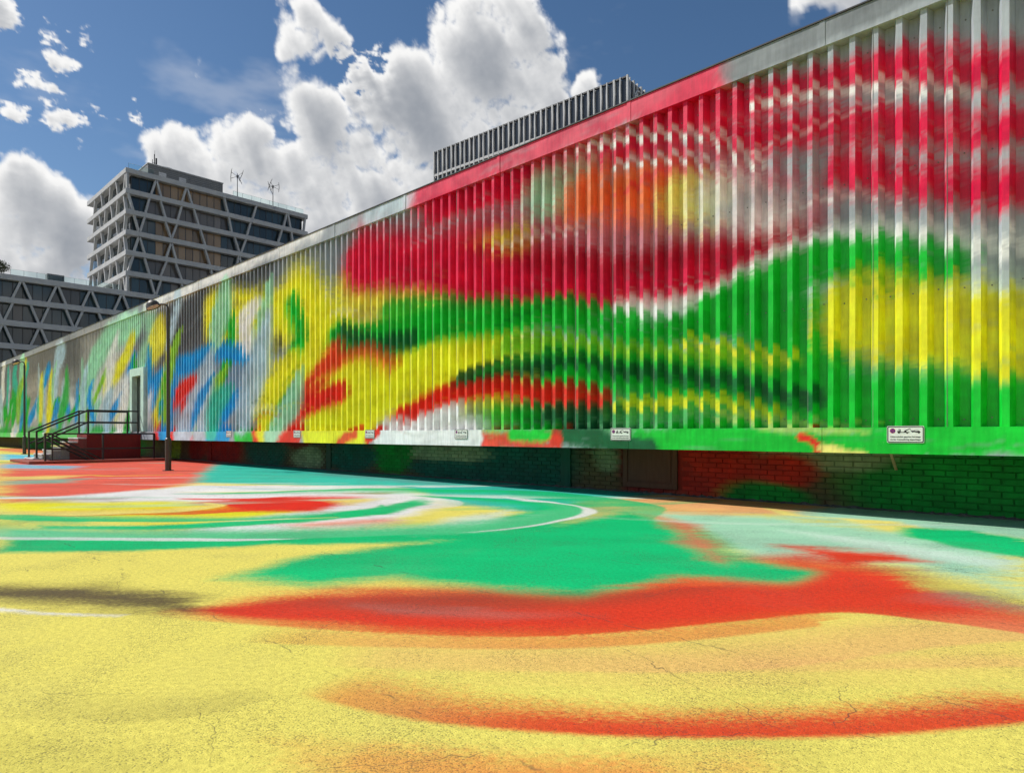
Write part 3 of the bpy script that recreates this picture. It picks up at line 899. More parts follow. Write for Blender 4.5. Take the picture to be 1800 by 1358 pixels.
def make_ground():
    T = 1.2
    vs = []; fs = []; base = 0
    def tile(x0, y0, x1, y1, nx, ny):
        nonlocal base
        gx, gy = np.meshgrid(np.linspace(x0, x1, nx + 1), np.linspace(y0, y1, ny + 1))
        vs.append(np.stack([gx.ravel(), gy.ravel()], 1))
        i = np.arange(nx)[None, :] + (nx + 1) * np.arange(ny)[:, None]
        i = i.ravel()
        q = np.stack([i, i + 1, i + nx + 2, i + nx + 1], 1)
        c = np.stack([(gx[:-1, :-1] + gx[1:, 1:]).ravel() / 2, (gy[:-1, :-1] + gy[1:, 1:]).ravel() / 2], 1)
        keep = ~((c[:, 0] > PIT[0]) & (c[:, 0] < PIT[1]) & (c[:, 1] > PIT[2]) & (c[:, 1] < PIT[3]))
        fs.append(q[keep] + base); base += (nx + 1) * (ny + 1)
    X0, X1, Y0, Y1 = -96.0, 19.2, -19.2, 12.0
    for i in range(round((X1 - X0) / T)):
        for j in range(round((Y1 - Y0) / T)):
            x = X0 + i * T; y = Y0 + j * T
            cx, cy = x + T / 2, y + T / 2
            d = math.hypot(cx, cy)
            fwd = -cx * .692 + cy * .722; rgt = cx * .722 + cy * .692
            seen = fwd > 0 and abs(rgt) < fwd * 1.15 + 2.5
            sp = (.0125 if d < 6.5 else .03 if d < 15 else .06 if d < 34 else .15) if seen else (.10 if d < 9 else .30)
            k = max(1, round(T / sp))
            tile(x, y, x + T, y + T, k, k)
    far = 1500.0
    for x0, y0, x1, y1 in ((-far, Y1, far, far), (-far, -far, far, Y0), (-far, Y0, X0, Y1), (X1, Y0, far, Y1)):
        tile(x0, y0, x1, y1, 1, 1)
    V = np.concatenate(vs); F = np.concatenate(fs)
    z = np.zeros(len(V))
    paint = ground_paint(V[:, 0], V[:, 1])
    g = build('ground', np.column_stack([V, z]), F, M['ground'], None, paint)
    g['kind'] = 'structure'
    return g


make_ground()

# ------------------------------------------------------------------ the hall
hall = empty('exhibition_hall', 'long low hall in sprayed colours, ribbed metal above a recessed brick base', 'building')
TOP = EYE + 5.40
PAR0 = TOP - .33
SK0, SK1 = EYE - .245, EYE + .08
PITCH = .2620
PHASE = .1224 * 9.04              # left edge of an outer face
OUT, FLK = .068, .042
INN = PITCH - OUT - 2 * FLK
DEPTH = .140
S0, S1 = -6.0, 92.0
DOOR = (29.62, 31.40)             # portal along the wall
PORTAL_TOP = EYE + 2.76


def cladding(ribs, z0, z1):
    """folded sheet over several ribs; every fold face carries the colour the spray left on it"""
    vv = []; ff = []; cc = []; base = 0
    for r in ribs:
        sL = PHASE + r * PITCH            # left (far) edge of the outer face
        d = math.hypot(sL, HALL_Y)
        step = .028 if d < 13 else .05 if d < 24 else .10
        nz = max(2, int((z1 - z0) / step))
        zz = np.linspace(z0, z1, nz + 1)
        wob = rng.uniform(-.004, .004); bow = rng.uniform(-.005, .005); dent = rng.uniform(0, 9)
        a = sL + wob
        # corners going right (towards smaller s)
        c = [(sL + FLK + .006, HALL_Y + DEPTH - .002), (a, HALL_Y), (a - OUT, HALL_Y), (a - OUT - FLK, HALL_Y + DEPTH), (sL - OUT - FLK - INN, HALL_Y + DEPTH)]
        shift = (-.08, 0.0, .13, .08)      # the lance swept from the right: side faces caught neighbouring colour
        dz = (.03, 0.0, -.12, -.05)
        for k in range(4):
            (sa, ya), (sb, yb) = c[k], c[k + 1]
            ss = np.array([sa, sb]); yy = np.array([ya, yb])
            S, Z = np.meshgrid(ss, zz); Y, _ = np.meshgrid(yy, zz)
            ripple = bow * np.sin((Z.ravel() - z0) / (z1 - z0) * math.pi) + .0025 * np.sin(Z.ravel() * 2.3 + dent)
            vv.append(np.stack([-S.ravel() + ripple * .4, Y.ravel() + ripple, Z.ravel()], 1))
            i = (np.arange(nz) * 2)
            ff.append(np.stack([i, i + 1, i + 3, i + 2], 1) + base)
            base += 2 * (nz + 1)
            cc.append(np.stack([S.ravel() + shift[k], Z.ravel() + dz[k], np.full(S.size, float(k))], 1))
    V = np.concatenate(vv); F = np.concatenate(ff); Q = np.concatenate(cc)
    col = wall_paint(Q[:, 0], Q[:, 1])
    # thinner coat in the troughs and on the faces turned from the lance
    thin = np.where(Q[:, 2] == 3, .06, np.where(Q[:, 2] == 2, .04, 0.0)) * (1 + 1.2 * fbm(Q[:, 0] * 4, Q[:, 1] * 1.2, 77, 3))
    col = col * (1 - thin[:, None]) + np.array([.17, .17, .165]) * thin[:, None]
    o = build('cladding_panel', V, F, M['clad'], hall, col)
    sa = PHASE + ribs[0] * PITCH
    if math.hypot(sa, HALL_Y) < 16 and sa > 0:                       # screw heads in the troughs and a lap at the sheet edge
        fx = MB()
        for r in ribs:
            sm = PHASE + r * PITCH - OUT - FLK - INN / 2
            for zz in (z0 + .12, z0 + 1.65, z0 + 3.2, z1 - .25):
                x_, y_, z_ = -sm + rng.uniform(-.01, .01), HALL_Y + DEPTH - .006, zz + rng.uniform(-.02, .02)
                fx.prism([(x_ + .009 * math.cos(q * math.pi / 3), z_ + .009 * math.sin(q * math.pi / 3)) for q in range(6)], 'y', y_ - .006, y_ + .004)
        fx.build('screw_heads', M['concrete_dark'], o)['kind'] = 'stuff'
        xe = -(PHASE + ribs[-1] * PITCH) + .006
        MB().box(xe, xe + .005, HALL_Y - .0025, HALL_Y + .003, z0 + .02, z1 - .02).build('sheet_lap', M['concrete_dark'], o)
    return o


r0 = math.ceil((S0 - PHASE) / PITCH); r1 = math.floor((S1 - PHASE) / PITCH)
r = r0
while r < r1:
    k = 1
    def over_door(q):
        a = PHASE + q * PITCH
        return DOOR[0] - .02 < a and a - OUT < DOOR[1] + .02
    n = 3
    group = [q for q in range(r, min(r + n, r1))]
    flags = [over_door(q) for q in group]
    if any(flags) and not all(flags):
        cut = next(i for i in range(1, len(group)) if flags[i] != flags[0])
        group = group[:cut]
    cladding(group, (PORTAL_TOP + .002) if over_door(group[0]) else SK1 - .02, PAR0 + .02)
    r += len(group)


def painted_slab(name, s0, s1, y0, y1, z0, z1, parent, mat, step=.05, bulge=0.0, gain=1.0):
    """a folded metal strip: subdivided front so that it can carry colour, closed box behind"""
    ns = max(1, int((s1 - s0) / step)); nz = max(2, int((z1 - z0) / step))
    vs = []; fs = []; base = 0; qs = []
    def sheet(P, n, m):
        nonlocal base
        vs.append(P)
        i = (np.arange(n)[None, :] + (n + 1) * np.arange(m)[:, None]).ravel()
        fs.append(np.stack([i, i + 1, i + n + 2, i + n + 1], 1) + base); base += (n + 1) * (m + 1)
    S, Z = np.meshgrid(np.linspace(s1, s0, ns + 1), np.linspace(z0, z1, nz + 1))
    sheet(np.stack([-S.ravel(), np.full(S.size, y0), Z.ravel()], 1), ns, nz)
    S2, Y2 = np.meshgrid(np.linspace(s1, s0, ns + 1), np.array([y0, y1]))
    sheet(np.stack([-S2.ravel(), Y2.ravel(), np.full(S2.size, z1)], 1), ns, 1)
    S3, Y3 = np.meshgrid(np.linspace(s1, s0, ns + 1), np.array([y1, y0]))
    sheet(np.stack([-S3.ravel(), Y3.ravel(), np.full(S3.size, z0)], 1), ns, 1)
    Y4, Z4 = np.meshgrid(np.array([y0, y1]), np.array([z0, z1]))
    sheet(np.stack([np.full(4, -s0), Y4.ravel(), Z4.ravel()], 1), 1, 1)
    Y5, Z5 = np.meshgrid(np.array([y1, y0]), np.array([z0, z1]))
    sheet(np.stack([np.full(4, -s1), Y5.ravel(), Z5.ravel()], 1), 1, 1)
    V = np.concatenate(vs); F = np.concatenate(fs)
    col = wall_paint(-V[:, 0], V[:, 2]) * gain
    return build(name, V, F, mat, parent, col)


random_len = random.Random(3)
s = S0
while s < S1:                                                    # fascia below the ribs
    e = min(s + 3.0, S1)
    d = math.hypot(s, 9)
    painted_slab('skirting_panel', s + .003, e - .003, HALL_Y - .045 - random_len.uniform(0, .004), HALL_Y + .20, SK0, SK1, hall, M['clad'], .04 if d < 15 else .08)
    s = e
s = S0
while s < S1:                                                    # parapet flashing with its butt joints
    e = min(s + 3.0, S1)
    d = math.hypot(s, 9)
    p = painted_slab('parapet_flashing', s + .004, e - .004, HALL_Y - .030 - random_len.uniform(0, .006), HALL_Y + .32, PAR0, TOP, hall, M['clad'], .05 if d < 15 else .10)
    painted_slab('joint_cover', e - .035, e + .035, HALL_Y - .041, HALL_Y + .1, PAR0 - .002, TOP + .002, p, M['clad'], .05, gain=1.04)
    MB().box(-e + .004, -s - .004, HALL_Y - .052, HALL_Y + .34, TOP + .003, TOP + .022).build('roof_edge', M['cap'], p)
    s = e
MB().box(-S1, -S0, HALL_Y + .33, HALL_Y + 30, TOP - .25, TOP - .05).build('roof', M['roofing'], hall)
MB().box(-S1, -S0, HALL_Y + .205, BRICK_Y + 1, SK0 + .06, SK0 + .28).build('floor_slab', M['roofing'], hall)
MB().box(-S1, -S0, HALL_Y + .23, HALL_Y + .26, SK0 + .281, PAR0 + .05).build('lining', M['core'], hall)
MB().box(-S0 - .2, -S0, HALL_Y + .21, HALL_Y + 30, .3, TOP - .26).build('end_wall', M['roofing'], hall)
MB().box(-S1, -S1 + .2, HALL_Y + .21, HALL_Y + 30, .3, TOP - .26).build('end_wall', M['roofing'], hall)

# --- brick base: courses of single bricks near, one joined mass farther along
BASE_COL = {'green': lin(0, 128, 46), 'red': lin(176, 40, 26), 'sage': lin(132, 148, 112), 'teal': lin(0, 86, 72), 'maroon': lin(120, 30, 26), 'lime': lin(130, 170, 40), 'olive': lin(84, 74, 50)}
BASE_FIELDS = [((-3, .4), 4.2, 1.2, 'green'), ((1.4, .3), 1.9, .7, 'green'), ((3.3, .80), 1.1, .28, 'sage'), ((5.1, .5), 1.0, .7, 'red'), ((3.9, .55), .5, .3, 'red'), ((6.4, .5), .7, .9, 'maroon'),
               ((7.3, .6), .35, .3, 'sage'), ((7.9, .35), .5, .5, 'olive'), ((9.6, .4), 1.7, .9, 'teal'), ((12.2, .62), 1.7, .24, 'sage'), ((12, .2), 1.8, .3, 'teal'), ((14.2, .5), .9, .6, 'green'),
               ((16.2, .4), 1.5, .5, 'teal'), ((18.7, .3), .9, .4, 'sage'), ((19.4, .8), 1.2, .2, 'maroon'), ((21.5, .5), 1.8, .8, 'teal'), ((25, .5), 1.8, .9, 'maroon'), ((27.5, .5), 1.0, .6, 'maroon'),
               ((30, .5), .8, .8, 'lime'), ((40, .5), 8, .8, 'green'), ((55, .5), 8, .8, 'green'), ((4.4, .1), .8, .25, 'green')]


def base_paint(s, z):
    s = np.asarray(s, float); z = np.asarray(z, float)
    ws = s + .6 * fbm(s * .8, z * 1.2, 61, 4); wz = z + .25 * fbm(s * .8 + 9, z * 1.2, 63, 4)
    col = np.empty(s.shape + (3,)); col[:] = BASE_COL['olive']
    for (cs, cz), rs, rz, c in BASE_FIELDS:
        d = np.sqrt(((ws - cs) / rs) ** 2 + ((wz - cz) / rz) ** 2)
        m = (1 - smooth(.65, 1.15, d))[..., None]
        col = col * (1 - m) + BASE_COL[c] * m
    return np.clip(col * 1.05 * (1 + .5 * fbm(s * 3, z * 3, 66, 3))[..., None], .004, .7)


zc = np.linspace(0, SK0 + .10, 14); sc_ = np.linspace(S0, S1, 800)
Sg, Zg = np.meshgrid(sc_[::-1], zc)
i = (np.arange(799)[None, :] + 800 * np.arange(13)[:, None]).ravel()
base_wall = build('base_wall', np.stack([-Sg.ravel(), np.full(Sg.size, BRICK_Y), Zg.ravel()], 1), np.stack([i, i + 1, i + 801, i + 800], 1),
                  M['brick_v'], hall, base_paint(Sg.ravel(), Zg.ravel()) * .72)
MB().box(-S1, -S0, BRICK_Y + .01, BRICK_Y + .3, 0, SK0 + .1).build('wall_core', M['core'], hall)

bw, bh, course, BLEN = .239, .071, .0833, .250
bmw = bmesh.new()
bmesh.ops.create_cube(bmw, size=1)
for v in bmw.verts:
    v.co = Vector((v.co.x * bw, v.co.y * .030, v.co.z * bh))
bmesh.ops.bevel(bmw, geom=[e for e in bmw.edges if all(v.co.y < 0 for v in e.verts)], offset=.005, segments=1, affect='EDGES')
brick_me = bpy.data.meshes.new('brick'); bmw.to_mesh(brick_me); bmw.free()
brick_me.materials.append(M['brick'])
half_me = brick_me.copy()
for v in half_me.vertices:
    v.co.x *= .48
HATCH = (5.84, 6.96)
PORT = [4, 5]
brng = random.Random(5)
cells = []
for row in range(11):
    z = .012 + course * (row + .5)
    if z > SK0 + .08:
        break
    off = (0, .125)[row % 2] + brng.uniform(-.01, .01)
    k0 = int(S0 / BLEN) - 1
    for k in range(k0, int(S1 / BLEN)):
        sc2 = k * BLEN + off
        if HATCH[0] - .13 < sc2 < HATCH[1] + .13 and row > 0:
            continue
        if abs(sc2 - 8.35) < .14 or abs(sc2 - 17.4) < .14 or abs(sc2 - 26.2) < .14:      # piers and movement joints
            continue
        cells.append((sc2, z))
near = sorted(cells, key=lambda c: abs(c[0] - 4.2))
near = [c for c in near if c[0] > .2][:300]
nearset = set(near)
bverts = np.array([v.co[:] for v in brick_me.vertices]); bfaces = [tuple(q.vertices) for q in brick_me.polygons]
for sc2, z in near:
    off = np.array([-sc2 + brng.uniform(-.004, .004), BRICK_Y - .003 + brng.uniform(-.004, .004), z + brng.uniform(-.002, .002)])
    wp = bverts + off
    wp = bverts * np.array([brng.uniform(.965, 1.0), 1, brng.uniform(.95, 1.0)]) + off
    o = build('brick', wp - off, bfaces, M['brick'], base_wall, base_paint(-wp[:, 0], wp[:, 2]) * brng.uniform(.88, 1.08))
    o.location = off
    o.rotation_euler = (0, brng.uniform(-.007, .007), 0)
rest = [c for c in cells if c not in nearset]
bv = np.array([v.co[:] for v in brick_me.vertices]); bf = [tuple(p.vertices) for p in brick_me.polygons]
RC = np.array(rest)
allv = (bv[None] + np.stack([-RC[:, 0], np.full(len(RC), BRICK_Y - .004) + np.random.default_rng(2).uniform(-.003, .003, len(RC)), RC[:, 1]], 1)[:, None]).reshape(-1, 3)
allf = [tuple(int(q) + len(bv) * k for q in f) for k in range(len(RC)) for f in bf]
bc = np.repeat(base_paint(RC[:, 0], RC[:, 1]) * np.random.default_rng(4).uniform(.85, 1.12, len(RC))[:, None], len(bv), 0)
rb = build('brick_courses', allv, allf, M['brick_v'], base_wall, bc)
rb['kind'] = 'stuff'
# ragged fillet of mortar and grit where the wall meets the asphalt
frng = np.random.default_rng(6)
fs_ = np.arange(S0, 40.0, .045)
fh = .018 + .035 * frng.random(len(fs_)) ** 2; fd = .03 + .06 * frng.random(len(fs_)) ** 1.5
fv = np.concatenate([np.stack([-fs_, BRICK_Y - .018 - fd, np.full(len(fs_), .001)], 1), np.stack([-fs_ + frng.normal(0, .01, len(fs_)), BRICK_Y - .02 - fd * .35, fh * .7], 1), np.stack([-fs_, np.full(len(fs_), BRICK_Y - .002), fh], 1)])
k_ = np.arange(len(fs_) - 1); L_ = len(fs_)
build('wall_foot', fv, np.concatenate([np.stack([k_, k_ + L_, k_ + L_ + 1, k_ + 1], 1), np.stack([k_ + L_, k_ + 2 * L_, k_ + 2 * L_ + 1, k_ + L_ + 1], 1)]), M['roofing'], base_wall)
# piers
for ps in (8.35, 17.4, 26.2):
    o = MB().box(-ps - .13, -ps + .13, BRICK_Y - .045, BRICK_Y + .02, 0, SK0 + .08).build('pier', M['painted'], base_wall, .006)
    o.color = (*[float(q) for q in base_paint(np.array([ps]), np.array([.4]))[0] * .8], 1)
# metal hatch
hb = MB().box(-HATCH[1], -HATCH[0], BRICK_Y - .030, BRICK_Y + .02, .10, SK0 + .07).build('hatch', M['painted'], hall, .004)
hb.color = (.105, .040, .026, 1)
ff = MB()
for a, b, c, d in ((-HATCH[1], -HATCH[1] + .09, .10, SK0 + .07), (-HATCH[0] - .09, -HATCH[0], .10, SK0 + .07), (-HATCH[1] + .09, -HATCH[0] - .09, .10, .19)):
    ff.box(a, b, BRICK_Y - .048, BRICK_Y - .029, c, d)
o = ff.build('hatch_frame', M['painted'], hb, .004); o.color = (.12, .048, .03, 1)
o = MB().box(-HATCH[1] + .125, -HATCH[0] - .125, BRICK_Y - .042, BRICK_Y - .029, .225, SK0 + .05).build('hatch_leaf', M['painted'], hb, .005); o.color = (.115, .045, .028, 1)
# loose batten wedged below the fascia
tag(MB().beam((-2.36, 9.62, SK0 + .02), (-2.44, BRICK_Y - .04, .58), .035, .02).build('timber_batten', M['wood'], None, .003),
    'short bare timber batten wedged under the fascia, below the nearest sign', 'batten')

# --- door portal
PX0, PX1 = -DOOR[1], -DOOR[0]
PY = HALL_Y - .10
m_ = MB()
m_.box(PX0, PX0 + .30, PY, HALL_Y + .19, SK1 + .001, PORTAL_TOP).box(PX1 - .36, PX1, PY, HALL_Y + .19, SK1 + .001, PORTAL_TOP).box(PX0 + .30, PX1 - .36, PY, HALL_Y + .19, EYE + 2.43, PORTAL_TOP)
portal = m_.build('door_portal', M['painted'], hall, .006)
portal.color = (.48, .68, .60, 1)
leaf = MB().box(PX0 + .302, PX1 - .362, HALL_Y + .10, HALL_Y + .15, SK1 + .002, EYE + 2.428).build('door_leaf', M['painted'], portal, .004)
leaf.color = (.06, .085, .075, 1)
MB().tube([(PX1 - .44, HALL_Y + .10, EYE + 1.05), (PX1 - .44, HALL_Y + .04, EYE + 1.05), (PX1 - .56, HALL_Y + .04, EYE + 1.05)], .011, 8).build('handle', M['rail'], portal)

# ------------------------------------------------------------------ entrance steps
st = empty('entrance_steps', 'dark red painted entrance steps with pale treads leading up to the hall door', 'steps', None, (0, 0, 0))
SX0, SX1 = -31.62, -30.10                  # far and near flank
LAND_Y, LAND_Z = 7.05, EYE
RISE, TREAD = LAND_Z / 7, .29
o = MB().box(SX0, SX1, LAND_Y, HALL_Y - .05, 0, LAND_Z - .06).build('landing_block', M['painted'], st, .01); o.color = (.20, .018, .016, 1)
o = MB().box(SX0 - .02, SX1 + .02, LAND_Y - .0, HALL_Y - .048, LAND_Z - .058, LAND_Z).build('landing_slab', M['painted'], st, .008); o.color = (.26, .03, .024, 1)
tread_cols = [(.60, .60, .57), (.62, .62, .60), (.60, .58, .20), (.66, .66, .62), (.64, .62, .60), (.66, .66, .64)]
for k in range(6):
    y0 = LAND_Y - TREAD * (k + 1); z1 = LAND_Z - RISE * (k + 1)
    o = MB().box(SX0, SX1, y0, LAND_Y - TREAD * k - .002, 0, z1 - .05).build('step_body', M['painted'], st, .006)
    o.color = (.30, .29, .27, 1) if k > 1 else (.24, .06, .05, 1)
    o = MB().box(SX0 - .015, SX1 + .015, y0 - .02, LAND_Y - TREAD * k - .022, z1 - .048, z1).build('tread', M['painted'], st, .006); o.color = (*tread_cols[k], 1)
o = MB().box(SX0 - .1, -28.2, 4.85, 5.60, .004, .10).build('base_kerb', M['painted'], st, .012); o.color = (.30, .07, .045, 1)
o = MB().box(-28.62, -28.2, 5.602, HALL_Y + .3, .004, .10).build('base_kerb', M['painted'], st, .012); o.color = (.32, .07, .045, 1)
o = MB().box(SX1 + .002, -29.93, 5.602, HALL_Y - .06, .004, .09).build('base_kerb', M['painted'], st, .01); o.color = (.22, .03, .025, 1)
# cellar stair in its pit
pit = MB()
pit.box(PIT[0] - .12, PIT[0] + .02, PIT[2] - .12, PIT[3] + .12, -2.1, -.002).box(PIT[1] - .02, PIT[1] + .12, PIT[2] - .12, PIT[3] + .12, -2.1, -.002)
pit.box(PIT[0] + .02, PIT[1] - .02, PIT[3] - .02, PIT[3] + .12, -2.1, -.002).box(PIT[0] + .02, PIT[1] - .02, PIT[2] - .12, PIT[2] + .02, -2.1, -.002).box(PIT[0] + .02, PIT[1] - .02, PIT[2] + .02, PIT[3] - .02, -2.1, -2.0)
o = pit.build('cellar_pit', M['painted'], st); o.color = (.22, .03, .025, 1)
for k in range(9):
    o = MB().box(PIT[0] + .03, PIT[1] - .03, PIT[2] + .03 + k * .28, PIT[2] + .308 + k * .28, -2.0, -.18 * (k + 1)).build('cellar_step', M['painted'], st); o.color = (.3, .28, .26, 1)


def railing(x, label):
    t = empty('stair_railing', label, 'railing', 'black handrails at the entrance steps', (0, 0, 0))
    ye = HALL_Y - .14
    y_low = LAND_Y - TREAD * 5.6
    z_low = .98 + RISE * .6
    for (ya, za, zb) in ((ye, LAND_Z + .001, LAND_Z + .95), (LAND_Y + .06, LAND_Z + .001, LAND_Z + .95), (y_low, RISE * 1.0 + .001, z_low + .10)):
        MB().box(x - .030, x + .030, ya - .030, ya + .030, za, zb).build('post', M['rail'], t)
        MB().box(x - .07, x + .07, ya - .07, ya + .07, za, za + .012).build('base_plate', M['rail'], t)
    for dz in (.95, .48):
        MB().beam((x, LAND_Y + .02, LAND_Z + dz - .02), (x, ye + .02, LAND_Z + dz - .02), .055, .060).build('rail', M['rail'], t)
        MB().beam((x, LAND_Y + .06, LAND_Z + dz - .02), (x, y_low - .02, z_low + .08 - (.95 - dz) ), .055, .060).build('sloping_rail', M['rail'], t)
    return t


railing(SX1 - .07, 'black steel handrail on the near edge of the entrance steps')
railing(SX0 + .07, 'black steel handrail on the far edge of the entrance steps')
cr = empty('guard_railing', 'low black guard railing round the cellar stair in front of the entrance steps', 'railing')
GX = -28.40
for y in (5.36, 7.18, 8.96):
    MB().box(GX - .030, GX + .030, y - .030, y + .030, .005 if y < 5.6 else .101, EYE + .02).build('post', M['rail'], cr)
for z in (EYE, .52):
    MB().beam((GX, 5.36, z), (GX, 8.96, z), .055, .060).build('rail', M['rail'], cr)
for x in (-28.66, -29.90):
    for dz in (0, .16):
        MB().beam((x, 5.62, EYE - .04 - dz), (x, 8.0, -.36 - dz), .05, .055).build('cellar_handrail', M['rail'], cr)
    MB().box(x - .018, x + .018, 5.60, 5.64, .101 if x > -29 else .10, EYE).build('post', M['rail'], cr)

# ------------------------------------------------------------------ street lamps
def street_lamp(loc, label):
    t = empty('street_lamp', label, 'lamp', 'lamps along the yard', loc)
    MB().tube([(0, 0, .021), (0, 0, .93), (0, 0, .96)], [.083, .083, .056], 20).build('base_sleeve', M['lamp'], t, smooth_shade=True)
    MB().tube([(0, 0, .002), (0, 0, .02)], .15, 20).build('base_plate', M['lamp'], t)
    MB().tube([(0, 0, .958), (0, 0, 4.62), (0, 0, 4.70)], [.052, .044, .036], 18).build('pole', M['lamp'], t, smooth_shade=True)
    # the arm curls out across the yard towards the far end
    ax = Vector((-.76, -.64, 0)).normalized()
    arm = [(0, 0, 4.66), (0, 0, 4.74)] + [tuple(ax * (.20 - .20 * math.cos(a)) + Vector((0, 0, 4.74 + .13 * math.sin(a)))) for a in (.4, .8, 1.2, 1.6)]
    arm.append(tuple(ax * .30 + Vector((0, 0, 4.86))))
    MB().tube(arm, .026, 10).build('arm', M['lamp'], t, smooth_shade=True)
    c = ax * .46 + Vector((0, 0, 4.80)); side = Vector((-ax.y, ax.x, 0))
    prof = [(.0, .155), (.06, .150), (.12, .125), (.165, .085), (.195, .035), (.20, .0)]
    v = []; f = []; n = 24
    tilt = Matrix.Rotation(R(24), 3, side)
    for (h_, rr) in [(-.03, .165)] + prof:
        for k in range(n):
            a = 2 * math.pi * k / n
            p = ax * math.cos(a) * max(rr, .001) * 1.30 + side * math.sin(a) * max(rr, .001) + Vector((0, 0, h_))
            v.append(c + tilt @ p)
    for i in range(len(prof)):
        for k in range(n):
            k2 = (k + 1) % n
            f.append((i * n + k, i * n + k2, (i + 1) * n + k2, (i + 1) * n + k))
    hood = MB().add(v, f).build('hood', M['lamp'], t, smooth_shade=True)
    v = [c + tilt @ (ax * math.cos(2 * math.pi * k / n) * .150 * 1.3 + side * math.sin(2 * math.pi * k / n) * .150 + Vector((0, 0, -.012))) for k in range(n)]
    v += [p + tilt @ Vector((0, 0, .012)) for p in v]
    MB().add(v, [tuple(range(n)), tuple(range(2 * n - 1, n - 1, -1))] + [(k, (k + 1) % n, (k + 1) % n + n, k + n) for k in range(n)]).build('diffuser', M['lamp_inside'], hood)
    return t


street_lamp((-20.5, 6.85, 0), 'tall brown street lamp standing in the yard between the steps and the viewer')
street_lamp((-42.4, 7.10, 0), 'small distant grey street lamp beyond the entrance steps at the far left')

# ------------------------------------------------------------------ tow-away signs
def rounded(x0, x1, z0, z1, rad, n=5):
    pts = []
    for cx, cz, a0 in ((x1 - rad, z1 - rad, 0), (x0 + rad, z1 - rad, 90), (x0 + rad, z0 + rad, 180), (x1 - rad, z0 + rad, 270)):
        for k in range(n + 1):
            a = R(a0 + 90 * k / n)
            pts.append((cx + rad * math.cos(a), cz + rad * math.sin(a)))
    return pts


def disc(cx, cz, rad, n=28):
    return [(cx + rad * math.cos(2 * math.pi * k / n), cz + rad * math.sin(2 * math.pi * k / n)) for k in range(n)]


def make_sign():
    t = empty('tow_away_sign', '', 'sign', 'tow-away signs along the fascia')
    w, h = .395, .205
    MB().prism(rounded(-w / 2, w / 2, -h / 2, h / 2, .018), 'y', -.004, 0).build('plate', M['sign_white'], t)
    o = rounded(-w / 2 + .005, w / 2 - .005, -h / 2 + .005, h / 2 - .005, .016); i_ = rounded(-w / 2 + .015, w / 2 - .015, -h / 2 + .015, h / 2 - .015, .010)
    n = len(o)
    MB().add([(p[0], y_, p[1]) for y_ in (-.0056, -.0041) for p in o + i_], [(k, (k + 1) % n, (k + 1) % n + n, k + n) for k in range(n)] + [(k + 2 * n, k + 3 * n, (k + 1) % n + 3 * n, (k + 1) % n + 2 * n) for k in range(n)] + [(k, k + 2 * n, (k + 1) % n + 2 * n, (k + 1) % n) for k in range(n)] + [(k + n, (k + 1) % n + n, (k + 1) % n + 3 * n, k + 3 * n) for k in range(n)]).build('border', M['sign_black'], t)
    rd = MB().prism(disc(-.135, .043, .030), 'y', -.0055, -.0042).build('roundel', M['sign_red'], t)
    MB().prism(disc(-.135, .043, .0250), 'y', -.0066, -.0056).build('roundel_field', M['sign_blue'], rd)
    x_ = MB()
    for a in (45, 135):
        d = Vector((math.cos(R(a)), 0, math.sin(R(a)))) * .024
        x_.beam(Vector((-.135, -.0072 - .0002 * (a > 90), .043)) - d, Vector((-.135, -.0072 - .0002 * (a > 90), .043)) + d, .0010, .0050)
    x_.build('roundel_cross', M['sign_red'], rd)
    tr = MB()
    tr.prism([(-.083, .022), (-.083, .040), (-.074, .056), (-.072, .062), (-.050, .062), (-.050, .030), (.045, .030), (.045, .022)], 'y', -.0058, -.0042)
    tr.prism([(-.012, .036), (-.006, .048), (.012, .052), (.012, .031), (-.012, .031)], 'y', -.0060, -.0043)
    tr.prism([(.000, .050), (.050, .072), (.054, .068), (.010, .046)], 'y', -.0062, -.0044)
    tr.prism([(.0510, .070), (.0535, .070), (.0620, .042), (.0595, .042)], 'y', -.0063, -.0045)
    for cx in (-.068, .020):
        tr.prism(disc(cx, .020, .0095, 16), 'y', -.0064, -.0046)
    tp = tr.build('tow_truck_pictogram', M['sign_black'], t)
    MB().prism([(-.077, .042), (-.071, .055), (-.060, .055), (-.060, .042)], 'y', -.0068, -.0059).build('cab_window', M['sign_white'], tp)
    ca = MB()
    ca.prism([(.058, .044), (.062, .036), (.135, .020), (.160, .024), (.158, .034), (.148, .042), (.128, .050), (.100, .052), (.086, .044), (.066, .046)], 'y', -.0058, -.0042)
    for cx, cz in ((.078, .033), (.143, .020)):
        ca.prism(disc(cx, cz, .0085, 16), 'y', -.0064, -.0046)
    cp = ca.build('towed_car_pictogram', M['sign_black'], t)
    MB().prism([(.094, .043), (.104, .048), (.125, .046), (.140, .037)], 'y', -.0068, -.0059).build('car_window', M['sign_white'], cp)
    for txt, z in (('Widerrechtlich geparkte Fahrzeuge', -.036), ('werden kostenpflichtig abgeschleppt', -.069)):
        cu = bpy.data.curves.new('lettering', 'FONT')
        cu.body = txt; cu.align_x = 'CENTER'; cu.size = .0225; cu.offset = .0004; cu.extrude = .0004
        cu.materials.append(M['sign_black'])
        tmp = bpy.data.objects.new('lettering', cu)
        COL.objects.link(tmp)
        me = bpy.data.meshes.new_from_object(tmp.evaluated_get(bpy.context.evaluated_depsgraph_get()))
        bpy.data.objects.remove(tmp)
        me.name = 'lettering'
        o = link('lettering', me, t, (0, -.0052, z)); o.rotation_euler = (R(90), 0, 0)
    return t


def copy_tree(o, parent=None):
    c = o.copy(); COL.objects.link(c)
    if parent is not None:
        c.parent = parent
    for ch in list(o.children):
        copy_tree(ch, c)
    return c


